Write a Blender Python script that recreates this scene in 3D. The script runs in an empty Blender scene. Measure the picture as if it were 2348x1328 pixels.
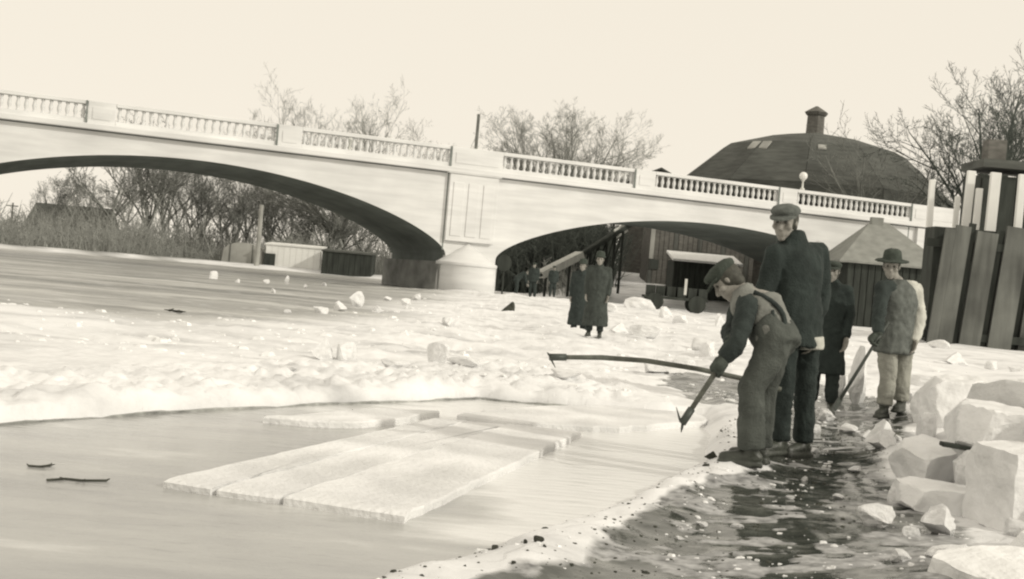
import bpy, bmesh, math, random
import numpy as np
from mathutils import Vector, Matrix, noise

R = math.radians
sc = bpy.context.scene
col = sc.collection

# ------------------------------------------------------------------ camera
FPX, CAMH, ROLL = 2900.0, 1.05, R(5.0)
PITCH = math.atan(24 / FPX)
cam_d = bpy.data.cameras.new('camera')
cam = bpy.data.objects.new('camera', cam_d)
col.objects.link(cam)
CM = Matrix.Rotation(math.pi / 2 - PITCH, 3, 'X') @ Matrix.Rotation(ROLL, 3, 'Z')
cam.matrix_world = Matrix.Translation((0, 0, CAMH)) @ CM.to_4x4()
cam_d.sensor_width = 36
cam_d.lens = 36 * FPX / 2348
cam_d.clip_end = 3000
sc.camera = cam

# ------------------------------------------------------------------ world, sun
SUN_AZ, SUN_EL = R(62), R(28)          # azimuth to the right of straight behind the camera
SUN = Vector((math.sin(SUN_AZ) * math.cos(SUN_EL), -math.cos(SUN_AZ) * math.cos(SUN_EL), math.sin(SUN_EL)))
w = bpy.data.worlds.new('World'); sc.world = w; w.use_nodes = True
nt = w.node_tree; nt.nodes.clear()
sky = nt.nodes.new('ShaderNodeTexSky'); sky.sky_type = 'NISHITA'; sky.sun_disc = False
sky.sun_elevation = SUN_EL; sky.sun_rotation = math.pi - SUN_AZ
bw = nt.nodes.new('ShaderNodeRGBToBW')
tint = nt.nodes.new('ShaderNodeMix'); tint.data_type = 'RGBA'; tint.blend_type = 'MULTIPLY'
tint.inputs['Factor'].default_value = 1.0
tint.inputs['B'].default_value = (1.0, .93, .80, 1)
veil = nt.nodes.new('ShaderNodeMix'); veil.data_type = 'RGBA'      # thin high cloud over the sky
veil.inputs['Factor'].default_value = .9
veil.inputs['B'].default_value = (9.75, 9.0, 7.7, 1)
bg = nt.nodes.new('ShaderNodeBackground'); bg.inputs['Strength'].default_value = .1
wo = nt.nodes.new('ShaderNodeOutputWorld')
nt.links.new(sky.outputs[0], bw.inputs[0]); nt.links.new(bw.outputs[0], tint.inputs['A'])
nt.links.new(tint.outputs['Result'], veil.inputs['A']); nt.links.new(veil.outputs['Result'], bg.inputs['Color'])
nt.links.new(bg.outputs[0], wo.inputs['Surface'])
sd = bpy.data.lights.new('sun', 'SUN'); sd.energy = 1.9; sd.angle = R(2); sd.color = (1, .95, .84)
so = bpy.data.objects.new('sun', sd); col.objects.link(so)
so.rotation_euler = SUN.to_track_quat('Z', 'Y').to_euler(); so.location = (60, -40, 60)

sc.render.engine = 'CYCLES'
sc.cycles.use_denoising = True
sc.cycles.max_bounces = 6
sc.cycles.filter_width = 2.2
sc.view_settings.view_transform = 'Standard'
sc.view_settings.look = 'None'
sc.view_settings.exposure = 0.0
sc.view_settings.gamma = 1.0

# ------------------------------------------------------------------ helpers
def ray(x, y): return CM @ Vector(((x - 1174) / FPX, (664 - y) / FPX, -1))
def at(x, y, Y):
    r = ray(x, y); return Vector((0, 0, CAMH)) + r * (Y / r.y)
def gnd(x, y, z=0.0):
    r = ray(x, y); return Vector((0, 0, CAMH)) + r * ((z - CAMH) / r.z)

def tag(o, label=None, cat=None, group=None, kind=None):
    if label: o['label'] = label
    if cat: o['category'] = cat
    if group: o['group'] = group
    if kind or cat: o['kind'] = kind or 'thing'
    return o

def empty(name, loc, rz=0.0):
    o = bpy.data.objects.new(name, None); col.objects.link(o)
    o.empty_display_size = .2
    o.location = loc; o.rotation_euler = (0, 0, rz)
    return o

def mat(name, c, rough=.8, var=.15, scale=4.0, bump=.0, bscale=30.0, stretch=(1, 1, 1), spec=.3, detail=5, var2=0.0, scale2=.6):
    m = bpy.data.materials.new(name); m.use_nodes = True
    t = m.node_tree; b = t.nodes['Principled BSDF']
    b.inputs['Roughness'].default_value = rough
    b.inputs['Specular IOR Level'].default_value = spec
    if not hasattr(c, '__len__'): c = (c, c, c)
    tc = t.nodes.new('ShaderNodeTexCoord'); mp = t.nodes.new('ShaderNodeMapping')
    mp.inputs['Scale'].default_value = stretch
    t.links.new(tc.outputs['Object'], mp.inputs['Vector'])
    n = t.nodes.new('ShaderNodeTexNoise'); n.inputs['Scale'].default_value = scale; n.inputs['Detail'].default_value = detail
    t.links.new(mp.outputs[0], n.inputs['Vector'])
    r = t.nodes.new('ShaderNodeValToRGB')
    r.color_ramp.elements[0].position = .3; r.color_ramp.elements[1].position = .7
    r.color_ramp.elements[0].color = (*[x * (1 - var) for x in c], 1)
    r.color_ramp.elements[1].color = (*[min(.9, x * (1 + var)) for x in c], 1)
    t.links.new(n.outputs['Fac'], r.inputs['Fac'])
    outc = r.outputs['Color']
    if var2:
        n2 = t.nodes.new('ShaderNodeTexNoise'); n2.inputs['Scale'].default_value = scale2; n2.inputs['Detail'].default_value = 3
        t.links.new(tc.outputs['Object'], n2.inputs['Vector'])
        r2 = t.nodes.new('ShaderNodeValToRGB')
        r2.color_ramp.elements[0].position = .35; r2.color_ramp.elements[1].position = .65
        r2.color_ramp.elements[0].color = (1 - var2,) * 3 + (1,); r2.color_ramp.elements[1].color = (1, 1, 1, 1)
        t.links.new(n2.outputs['Fac'], r2.inputs['Fac'])
        mx = t.nodes.new('ShaderNodeMix'); mx.data_type = 'RGBA'; mx.blend_type = 'MULTIPLY'; mx.inputs['Factor'].default_value = 1
        t.links.new(outc, mx.inputs['A']); t.links.new(r2.outputs['Color'], mx.inputs['B']); outc = mx.outputs['Result']
    t.links.new(outc, b.inputs['Base Color'])
    if bump:
        n3 = t.nodes.new('ShaderNodeTexNoise'); n3.inputs['Scale'].default_value = bscale; n3.inputs['Detail'].default_value = 4
        t.links.new(mp.outputs[0], n3.inputs['Vector'])
        bp = t.nodes.new('ShaderNodeBump'); bp.inputs['Strength'].default_value = bump; bp.inputs['Distance'].default_value = .02
        t.links.new(n3.outputs['Fac'], bp.inputs['Height']); t.links.new(bp.outputs[0], b.inputs['Normal'])
    return m

M = {}
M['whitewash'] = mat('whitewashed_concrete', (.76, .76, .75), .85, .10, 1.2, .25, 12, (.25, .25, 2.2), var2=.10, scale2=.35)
M['barrel'] = mat('shade_and_joint_concrete', (.22, .245, .23), .9, .18, .9, .3, 6, (1, .15, 1), var2=.2)  # shade under the arches put into the concrete colour; joints share the tone
M['pier_base'] = mat('shaded_footing_concrete', (.34, .345, .33), .9, .2, .8, .3, 8, (1, 1, 2), var2=.35, scale2=.5)  # shade on the pier flank put into the footing colour, with random mottling
M['bark'] = mat('bark', (.19, .195, .18), .95, .25, 3)
M['bark_pale'] = mat('bark_pale', (.30, .305, .285), .95, .2, 3)
M['bark_dark'] = mat('bark_dark', (.075, .085, .075), .95, .3, 3)
M['ice_block'] = mat('ice_block', (.86, .86, .85), .38, .07, 5, .7, 16, spec=.5, detail=8, var2=.10, scale2=3.0)
M['snow_block'] = mat('snow_block', (.85, .85, .84), .8, .05, 5, .7, 22, detail=8, var2=.07, scale2=2.2)
M['slab'] = mat('cut_ice', (.88, .88, .87), .6, .06, 2.2, .8, 26, (1, 1, 1), detail=9, var2=.24, scale2=1.7)
M['dark_wood'] = mat('dark_timber', (.04, .045, .039), .85, .35, 1.2, .4, 20, (3, 3, .5))
M['mid_wood'] = mat('weathered_timber', (.145, .15, .137), .85, .3, 1.0, .4, 20, (3, 3, .3), var2=.35)
M['pale_wood'] = mat('pale_timber', (.62, .62, .58), .8, .12, 2, .2, 20, (3, 3, .4))
M['roof'] = mat('dark_shingle', (.105, .11, .10), .9, .25, 1.5, .4, 10, (.5, .5, 3), var2=.3, scale2=.25)
M['roof_shadow_grey'] = mat('shadow_grey_shingle', (.26, .265, .245), .9, .15, 2, .3, 12)  # grey of a cast shadow on the bridge, used as roof colour
M['brick'] = mat('dim_brick', (.17, .165, .15), .9, .25, 2.0, .3, 16, (1, 1, 3), var2=.25)
M['grey_wall'] = mat('grey_boards', (.42, .42, .39), .9, .15, 1.0, .2, 10, (1, 1, .3), var2=.3)
M['white_wall'] = mat('white_boards', (.82, .82, .79), .85, .07, 1.0, .2, 10, (1, 1, .3), var2=.12)
M['iron'] = mat('dark_iron', (.05, .058, .05), .55, .3, 20, spec=.5)
M['pole_wood'] = mat('pole_wood', (.12, .125, .105), .6, .3, 14, .2, 40, (1, 1, 1))
M['globe'] = mat('milk_glass', (.80, .79, .76), .25, .03, 3, spec=.5)
M['dirt'] = mat('dirt_clod', (.06, .062, .05), .95, .4, 12, .6, 30)
M['skin'] = mat('skin', (.28, .268, .24), .6, .10, 22, .15, 60)
M['coat_black'] = mat('black_wool', (.029, .038, .035), .95, .25, 9, .5, 70)
M['coat_dark'] = mat('dark_wool', (.036, .045, .042), .95, .25, 9, .5, 70)
M['coat_grey'] = mat('grey_wool', (.052, .060, .054), .95, .25, 9, .5, 70)
M['shirt'] = mat('work_shirt', (.20, .205, .187), .9, .2, 7, .5, 60)
M['overalls'] = mat('denim_overalls', (.078, .086, .077), .9, .25, 8, .5, 80)
M['light_cloth'] = mat('pale_canvas', (.52, .52, .47), .9, .15, 8, .4, 60)
M['khaki'] = mat('khaki_trousers', (.30, .30, .265), .9, .25, 7, .5, 60)
M['leather'] = mat('boot_leather', (.05, .055, .045), .45, .3, 14, .3, 40, spec=.5)
M['cap_cloth'] = mat('cap_tweed', (.12, .13, .12), .95, .25, 18, .4, 90)
M['hat_felt'] = mat('hat_felt', (.05, .06, .05), .95, .2, 14, .3, 60)
M['hair'] = mat('hair', (.06, .06, .05), .7, .3, 40)
M['eye'] = mat('eye_dark', (.08, .08, .07), .3, .1, 10)
M['glove'] = mat('wool_glove', (.06, .07, .06), .95, .25, 20, .4, 80)

class MB:
    """collects closed shapes; build() links them as one mesh object"""
    def __init__(s): s.v = []; s.f = []
    def add(s, vs, fs):
        k = len(s.v); s.v += [tuple(p) for p in vs]; s.f += [tuple(i + k for i in f) for f in fs]; return s
    def box(s, c, d, rot=None, taper=(1, 1)):
        c = Vector(c); vs = []
        for z in (-1, 1):
            tx, ty = (taper if z > 0 else (1, 1))
            for x, y in ((-1, -1), (1, -1), (1, 1), (-1, 1)):
                p = Vector((x * d[0] / 2 * tx, y * d[1] / 2 * ty, z * d[2] / 2))
                if rot is not None: p = rot @ p
                vs.append(c + p)
        return s.add(vs, [(3, 2, 1, 0), (4, 5, 6, 7), (0, 1, 5, 4), (1, 2, 6, 5), (2, 3, 7, 6), (3, 0, 4, 7)])
    def prism(s, poly, z0, z1):
        n = len(poly)
        vs = [(p[0], p[1], z0) for p in poly] + [(p[0], p[1], z1) for p in poly]
        fs = [tuple(range(n))[::-1], tuple(range(n, 2 * n))] + [(i, (i + 1) % n, n + (i + 1) % n, n + i) for i in range(n)]
        return s.add(vs, fs)
    def loft(s, rings):
        n = len(rings[0]); vs = [p for r in rings for p in r]; fs = []
        for k in range(len(rings) - 1):
            for i in range(n):
                j = (i + 1) % n
                fs.append((k * n + i, k * n + j, (k + 1) * n + j, (k + 1) * n + i))
        fs.append(tuple(range(n))[::-1]); fs.append(tuple(range((len(rings) - 1) * n, len(rings) * n)))
        return s.add(vs, fs)
    def ellring(s, c, u, v, a, b, n=16):
        return [Vector(c) + u * (a * math.cos(2 * math.pi * i / n)) + v * (b * math.sin(2 * math.pi * i / n)) for i in range(n)]
    def tube(s, pts, rad, n=6):
        pts = [Vector(p) for p in pts]; rings = []
        if not hasattr(rad, '__len__'): rad = [rad] * len(pts)
        for i, p in enumerate(pts):
            d = (pts[min(i + 1, len(pts) - 1)] - pts[max(i - 1, 0)])
            if d.length < 1e-6: d = Vector((0, 0, 1))
            d.normalize()
            u = d.orthogonal().normalized() if i == 0 else (u0 - d * u0.dot(d)).normalized()
            u0 = u; v = d.cross(u)
            rings.append(s.ellring(p, u, v, rad[i], rad[i], n))
        return s.loft(rings)
    def lathe(s, prof, c=(0, 0, 0), n=12):
        c = Vector(c); X = Vector((1, 0, 0)); Y = Vector((0, 1, 0))
        return s.loft([s.ellring(c + Vector((0, 0, z)), X, Y, max(r, 1e-4), max(r, 1e-4), n) for r, z in prof])
    def ellipsoid(s, c, ax, n=14, m=8):
        c = Vector(c); rings = []
        for k in range(m + 1):
            a = math.pi * k / m - math.pi / 2
            rr = max(math.cos(a), 1e-3)
            rings.append([c + ax[2] * math.sin(a) + ax[0] * (rr * math.cos(2 * math.pi * i / n)) + ax[1] * (rr * math.sin(2 * math.pi * i / n)) for i in range(n)])
        return s.loft(rings)
    def capsule(s, p0, p1, r0, r1=None, n=12, flat=False):
        p0 = Vector(p0); p1 = Vector(p1); r1 = r0 if r1 is None else r1
        d = p1 - p0; L = d.length
        d = d.normalized() if L > 1e-6 else Vector((0, 0, 1))
        u = d.orthogonal().normalized(); v = d.cross(u); rings = []
        for a in (-85, -60, -30): rings.append(s.ellring(p0 + d * (r0 * math.sin(R(a))), u, v, r0 * math.cos(R(a)), r0 * math.cos(R(a)), n))
        rings.append(s.ellring(p0, u, v, r0, r0, n)); rings.append(s.ellring(p1, u, v, r1, r1, n))
        if not flat:
            for a in (30, 60, 85): rings.append(s.ellring(p1 + d * (r1 * math.sin(R(a))), u, v, r1 * math.cos(R(a)), r1 * math.cos(R(a)), n))
        return s.loft(rings)
    def mesh(s, name, off=None):
        me = bpy.data.meshes.new(name)
        vs = s.v if off is None else [(p[0] - off[0], p[1] - off[1], p[2] - off[2]) for p in s.v]
        me.from_pydata(vs, [], s.f); me.update()
        return me
    def build(s, name, m, parent=None, local=False, smooth=False, bevel=0):
        off = None
        if parent is not None and not local: off = parent.location if parent.parent is None else parent.parent.location
        me = s.mesh(name, off)
        bm = bmesh.new(); bm.from_mesh(me); bmesh.ops.recalc_face_normals(bm, faces=bm.faces)
        if bevel: bmesh.ops.bevel(bm, geom=list(bm.edges), offset=bevel, segments=1, affect='EDGES')
        bm.to_mesh(me); bm.free()
        if smooth: me.polygons.foreach_set('use_smooth', [True] * len(me.polygons))
        me.materials.append(m)
        o = bpy.data.objects.new(name, me); col.objects.link(o)
        if parent is not None: o.parent = parent
        return o
    def blob(s, name, m, parent=None, voxel=.012, smooth=5, wrinkle=0.0, wfreq=9.0, wdir=None, sculpt=None):
        """weld the shapes into one continuous surface"""
        me = s.mesh('tmp'); t = bpy.data.objects.new('tmp', me); col.objects.link(t)
        bm = bmesh.new(); bm.from_mesh(me); bmesh.ops.recalc_face_normals(bm, faces=bm.faces); bm.to_mesh(me); bm.free()
        a = t.modifiers.new('r', 'REMESH'); a.mode = 'VOXEL'; a.voxel_size = voxel
        if smooth:
            b = t.modifiers.new('s', 'SMOOTH'); b.factor = .5; b.iterations = smooth
        dg = bpy.context.evaluated_depsgraph_get(); dg.update()
        out = bpy.data.meshes.new_from_object(t.evaluated_get(dg))
        bpy.data.objects.remove(t); bpy.data.meshes.remove(me)
        out.name = name
        off = Vector((0, 0, 0))
        if parent is not None: off = parent.location if parent.parent is None else parent.parent.location
        nv = len(out.vertices)
        if wrinkle:
            nor = np.empty(nv * 3, 'f'); out.vertices.foreach_get('normal', nor); nor = nor.reshape(-1, 3)
            for i, vv in enumerate(out.vertices):
                p = vv.co; q = Vector((p.x * wfreq, p.y * wfreq, p.z * wfreq * .8))
                e = noise.noise(q) * .7
                rdg = 1 - abs(noise.noise(q * 1.7 + Vector((7, 3, noise.noise(q * .6) * 2)))) * 2.2
                e += rdg * .6
                vv.co = p + Vector(nor[i]) * (e * wrinkle)
        if sculpt: sculpt(out)
        for vv in out.vertices: vv.co -= off
        out.materials.clear(); out.materials.append(m)
        out.polygons.foreach_set('use_smooth', [True] * len(out.polygons))
        o = bpy.data.objects.new(name, out); col.objects.link(o)
        if parent is not None: o.parent = parent
        return o

def copy_tree(o, parent=None):
    c = o.copy(); col.objects.link(c); c.parent = parent
    for ch in list(o.children): copy_tree(ch, c)
    return c

# ------------------------------------------------------------------ terrain
def vnoise(x, y, seed=0):
    x = np.asarray(x, 'f8'); y = np.asarray(y, 'f8')
    xi = np.floor(x).astype(np.int64); yi = np.floor(y).astype(np.int64)
    fx = x - xi; fy = y - yi
    fx = fx * fx * (3 - 2 * fx); fy = fy * fy * (3 - 2 * fy)
    def h(a, b):
        k = (a * 374761393 + b * 668265263 + seed * 1274126177) & 0xffffffff
        k = ((k ^ (k >> 13)) * 1274126177) & 0xffffffff
        return ((k ^ (k >> 16)) & 0xffff) / 32767.5 - 1
    return (h(xi, yi) * (1 - fx) + h(xi + 1, yi) * fx) * (1 - fy) + (h(xi, yi + 1) * (1 - fx) + h(xi + 1, yi + 1) * fx) * fy
def fbm(x, y, seed=0, o=4):
    r = 0; a = .5
    for k in range(o): r = r + a * vnoise(x * 2 ** k, y * 2 ** k, seed + k); a *= .5
    return r
def ss(a, b, x):
    t = np.clip((x - a) / (b - a), 0, 1); return t * t * (3 - 2 * t)
WATER_Z = -.11
def bank_x(Y): return np.interp(Y, [0, 3, 4.2, 5.05, 6.7, 8.62, 10.5, 12.5, 15], [-2.1, -1.18, -.66, -.15, .66, 1.43, 1.75, 1.95, 2.0])
def far_y(X): return np.interp(X, [-12, -6, -3.04, -2.12, -.23, 1.43, 3], [-1.5, 4.4, 7.7, 9.4, 12.0, 11.9, 12])
def shore_y(X): return np.interp(X, [-90, -37.8, -29.6, -14, 0, 5, 60], [85, 93, 112, 114, 104, 84, 80])
def terrain(X, Y):
    X = np.asarray(X, 'f8'); Y = np.asarray(Y, 'f8')
    wob = .10 * fbm(X * 1.7, Y * 1.7, 3)
    d1 = bank_x(Y) - X + wob
    d2 = (far_y(X) - Y) * .6 + wob * .6
    inw = np.minimum(ss(-.15, .32, d1), ss(-.015, .045, d2))
    z = .05 * fbm(X * .5, Y * .5, 11) + .022 * fbm(X * 2.1, Y * 2.1, 17) + .012 * fbm(X * 7, Y * 7, 23)
    wet = ss(.26, .60, X - bank_x(Y) + .55 * ss(11.5, 13, Y) + .34 * fbm(X * 1.5, Y * 1.5, 31)) * ss(-.15, .45, np.interp(Y, [3, 4.4, 5.7, 9, 12, 14], [1.7, 2.0, 2.3, 2.9, 4.0, 4.3]) - X + .3 * fbm(X * 1.6, Y * 1.6, 37)) * (1 - ss(14.0, 18.0, Y + 1.2 * fbm(X, Y, 41)))
    sl = .55 * fbm(X * 2.0, Y * 3.0, 101, 4) + .75 * fbm(X * 6.5, Y * 9.5, 102, 4)
    slush = ss(.06, .26, sl + .22 * (1 - wet) + .10 * ss(1.2, 2.0, X - bank_x(Y)) * ss(7.5, 5.5, Y) - .06 * ss(7.0, 9.5, Y))
    z = z * (1 - .55 * wet) - .02 * wet + wet * slush * (.004 + .016 * np.abs(fbm(X * 9, Y * 9, 105))) + wet * .004 * fbm(X * 14, Y * 14, 107)
    z = z + (1 - wet) * (.022 * np.abs(fbm(X * 4.5, Y * 4.5, 109)) + .008 * fbm(X * 16, Y * 16, 111)) * (1 - ss(25, 45, Y))
    # thick slush rim pushed up along the cut
    z = z + .045 * np.exp(-((d1 + .30) / .2) ** 2) * (Y < 14) * (1 + .8 * fbm(X * 5, Y * 5, 51))
    z = z + .05 * np.exp(-((d2 + .25) / .3) ** 2) * (X < 1.6) * (1 + fbm(X * 3, Y * 3, 53))
    # snow thrown up beside the workers and under the arch
    z = z + .46 * np.exp(-(((X - 3.75) / .85) ** 2 + ((Y - 8.5) / 1.1) ** 2)) + .16 * np.exp(-(((X - 2.5) / .7) ** 2 + ((Y - 4.9) / .8) ** 2))
    z = z + .30 * np.exp(-(((X - 4.8) / .9) ** 2 + ((Y - 12.6) / 1.4) ** 2))
    z = z + .32 * np.exp(-(((X - 1.0) / 7) ** 2 + ((Y - 58) / 11) ** 2)) * (1 + .6 * fbm(X * .4, Y * .4, 61))
    ridge = ss(.05, -.12, d2) * ss(-2.6, -1.0, d2) * ss(1.8, .8, X) * (Y < 20)
    z = z + ridge * (.07 * np.abs(fbm(X * 1.6, Y * 1.2, 131)) + .10 * np.abs(fbm(X * 6.2, Y * 5.0, 133)) + .05 * np.abs(fbm(X * 14, Y * 11, 135)))
    z = z - .055 * ss(-1.4, .0, d2) * ss(1.8, .8, X) * (Y < 20)
    rough = ss(13, 18, Y) * (1 - ss(60, 70, Y)) * ss(-4, -1, X)
    z = z + rough * .14 * fbm(X * .9, Y * .7, 67) + .07 * rough * fbm(X * 2.6, Y * 2.6, 69)
    z = z + ss(12.2, 14, Y) * (1 - ss(20, 24, Y)) * .07 * fbm(X * 1.2, Y * 1.2, 71)
    # far banks
    ds = Y - shore_y(X) + 2.0 * fbm(X * .25, Y * .25, 73)
    left = ss(0, -6, X)
    z = z + left * (.35 * ss(-1.5, 2.5, ds) + 1.2 * ss(8, 70, ds))
    z = z + (1 - left) * (2.6 * ss(0, 34, ds) + 5 * ss(34, 120, ds))
    z = z - .30 * inw
    grey = ss(15, 24, Y + 5 * fbm(X * .3, Y * .3, 81)) * ss(-1.2, -4.5, X + 2.5 * fbm(X * .15, Y * .15, 83)) * (1 - ss(-3.5, 0, ds))
    wood = ss(1.5, 5, ds) * left + .55 * ss(30, 44, ds) * (1 - left)
    slope_muck = ss(2, 8, ds) * (1 - left) * (.35 + .5 * ss(-.2, .3, fbm(X * .3, Y * .3, 91)))
    wood = np.maximum(wood, slope_muck * (1 - ss(.6, 1.4, 3.2 - np.abs(X - np.interp(Y, [80, 125], [8.6, 11.5])))))
    return z, wet * (1 - inw), grey, wood, slush
def gz(x, y): return float(terrain(np.array([x]), np.array([y]))[0][0])

def axis(fine0, fine1, st, lo, hi, g):
    a = list(np.arange(fine0, fine1, st)); s_ = st; p = a[-1]
    while p < hi: s_ = min(s_ * g, 40); p += s_; a.append(p)
    s_ = st; p = a[0]; b = []
    while p > lo: s_ = min(s_ * 1.12, 40); p -= s_; b.append(p)
    return np.array(b[::-1] + a)
gx = axis(-4.6, 4.8, .036, -500, 500, 1.05)
gy = axis(3.2, 14.5, .036, -120, 900, 1.021)
GX, GY = np.meshgrid(gx, gy)
GZ, WET, GREY, WOOD, SLUSH = terrain(GX, GY)
ny, nx = GX.shape
idx = np.arange(ny * nx).reshape(ny, nx)
quads = np.stack([idx[:-1, :-1], idx[:-1, 1:], idx[1:, 1:], idx[1:, :-1]], -1).reshape(-1, 4)
me = bpy.data.meshes.new('ground')
me.vertices.add(ny * nx); me.vertices.foreach_set('co', np.stack([GX, GY, GZ], -1).reshape(-1).astype('f'))
me.loops.add(quads.size); me.loops.foreach_set('vertex_index', quads.reshape(-1).astype('i'))
me.polygons.add(len(quads)); me.polygons.foreach_set('loop_start', np.arange(0, quads.size, 4, dtype='i'))
me.polygons.foreach_set('use_smooth', np.ones(len(quads), bool))
me.update(calc_edges=True)
at_ = me.color_attributes.new('zone', 'FLOAT_COLOR', 'POINT')
at_.data.foreach_set('color', np.stack([WET, GREY, WOOD, SLUSH], -1).reshape(-1).astype('f'))
ground = bpy.data.objects.new('ground', me); col.objects.link(ground); tag(ground, kind='structure')
tag(ground, 'snow and trampled wet ice of the frozen river and its banks')

def ground_material():
    m = bpy.data.materials.new('snow_and_ice'); m.use_nodes = True
    t = m.node_tree; b = t.nodes['Principled BSDF']; N = t.nodes.new; L = t.links.new
    tc = N('ShaderNodeTexCoord')
    a = N('ShaderNodeVertexColor'); a.layer_name = 'zone'
    sp = N('ShaderNodeSeparateColor'); L(a.outputs['Color'], sp.inputs[0])
    def nz(scale, st=(1, 1, 1), det=5, rough=.55):
        mp = N('ShaderNodeMapping'); mp.inputs['Scale'].default_value = st; L(tc.outputs['Object'], mp.inputs[0])
        n = N('ShaderNodeTexNoise'); n.inputs['Scale'].default_value = scale; n.inputs['Detail'].default_value = det
        n.inputs['Roughness'].default_value = rough; L(mp.outputs[0], n.inputs['Vector']); return n.outputs['Fac']
    def ramp(f, stops):
        r = N('ShaderNodeValToRGB'); e = r.color_ramp.elements
        while len(e) < len(stops): e.new(.5)
        for k, (p, c) in enumerate(stops): e[k].position = p; e[k].color = (*(c if hasattr(c, '__len__') else (c,) * 3), 1)
        L(f, r.inputs[0]); return r.outputs['Color']
    def mix(f, A, B, bt='MIX'):
        x = N('ShaderNodeMix'); x.data_type = 'RGBA'; x.blend_type = bt
        if isinstance(f, float): x.inputs['Factor'].default_value = f
        else: L(f, x.inputs['Factor'])
        L(A, x.inputs['A']); L(B, x.inputs['B']); return x.outputs['Result']
    def math_(op, x, y):
        q = N('ShaderNodeMath'); q.operation = op; q.use_clamp = True
        for k, vv in enumerate((x, y)):
            if isinstance(vv, (int, float)): q.inputs[k].default_value = vv
            else: L(vv, q.inputs[k])
        return q.outputs[0]
    snow = ramp(nz(1.1, (.45, 1, 1), 7, .6), [(.28, .46), (.42, .70), (.52, .80), (.64, .86)])
    streak = ramp(nz(1.0, (.06, .55, 1), 6, .6), [(.30, (.11, .115, .105)), (.42, (.25, .25, .235)), (.55, (.42, .42, .395)), (.70, (.64, .64, .61))])
    streak = mix(.75, streak, ramp(nz(2.6, (.05, .8, 1), 8, .7), [(.33, .30), (.5, .9), (.62, 1.0)]), 'MULTIPLY')
    fleck = ramp(nz(2.2, (.5, 1.2, 1), 6, .65), [(.54, 0.0), (.66, .75)])
    wetc = ramp(nz(7, (.7, 1, 1), 6, .65), [(.30, (.028, .031, .027)), (.5, (.062, .067, .058)), (.68, (.17, .175, .16))])
    slush = ramp(math_('ADD', a.outputs['Alpha'], math_('MULTIPLY', math_('SUBTRACT', nz(18, (.6, 1, 1), 6, .65), .5), 1.6)), [(.35, 0.0), (.75, 1.0)])
    slushc = ramp(nz(14, (1, 1, 1), 4), [(.3, .16), (.7, .60)])
    wood = ramp(nz(.8, (1, 1, 1), 6), [(.35, (.06, .062, .05)), (.55, (.13, .132, .115)), (.72, (.42, .42, .40))])
    c = mix(sp.outputs['Green'], snow, mix(math_('MULTIPLY', fleck, .55), streak, snow))
    c = mix(sp.outputs['Blue'], c, wood)
    wm = math_('MULTIPLY', sp.outputs['Red'], 1.0)
    edge = ramp(math_('ADD', wm, math_('SUBTRACT', nz(5, (.7, 1, 1), 6), .5)), [(.35, 0.0), (.55, 1.0)])
    wetmix = mix(math_('MULTIPLY', slush, .8), wetc, slushc)
    c = mix(edge, c, wetmix)
    L(c, b.inputs['Base Color'])
    rw = math_('MULTIPLY', edge, math_('SUBTRACT', 1.0, math_('MULTIPLY', slush, .8)))
    rr = N('ShaderNodeMapRange'); L(rw, rr.inputs[0]); rr.inputs['To Min'].default_value = .75; rr.inputs['To Max'].default_value = .05
    rg = N('ShaderNodeMath'); rg.operation = 'MULTIPLY'; L(rr.outputs[0], rg.inputs[0])
    rq = N('ShaderNodeMapRange'); L(sp.outputs['Green'], rq.inputs[0]); rq.inputs['To Min'].default_value = 1; rq.inputs['To Max'].default_value = .45
    L(rq.outputs[0], rg.inputs[1]); L(rg.outputs[0], b.inputs['Roughness'])
    b.inputs['Specular IOR Level'].default_value = .4
    bp = N('ShaderNodeBump'); bp.inputs['Strength'].default_value = .42; bp.inputs['Distance'].default_value = .03
    hs = N('ShaderNodeMath'); hs.operation = 'ADD'
    L(nz(9, (.8, 1, 1), 6, .6), hs.inputs[0]); L(math_('MULTIPLY', slush, .35), hs.inputs[1])
    bs = N('ShaderNodeMapRange'); L(rw, bs.inputs[0]); bs.inputs['To Min'].default_value = .42; bs.inputs['To Max'].default_value = .10; L(bs.outputs[0], bp.inputs['Strength'])
    L(hs.outputs[0], bp.inputs['Height']); L(bp.outputs[0], b.inputs['Normal'])
    return m
me.materials.append(ground_material())

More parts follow.
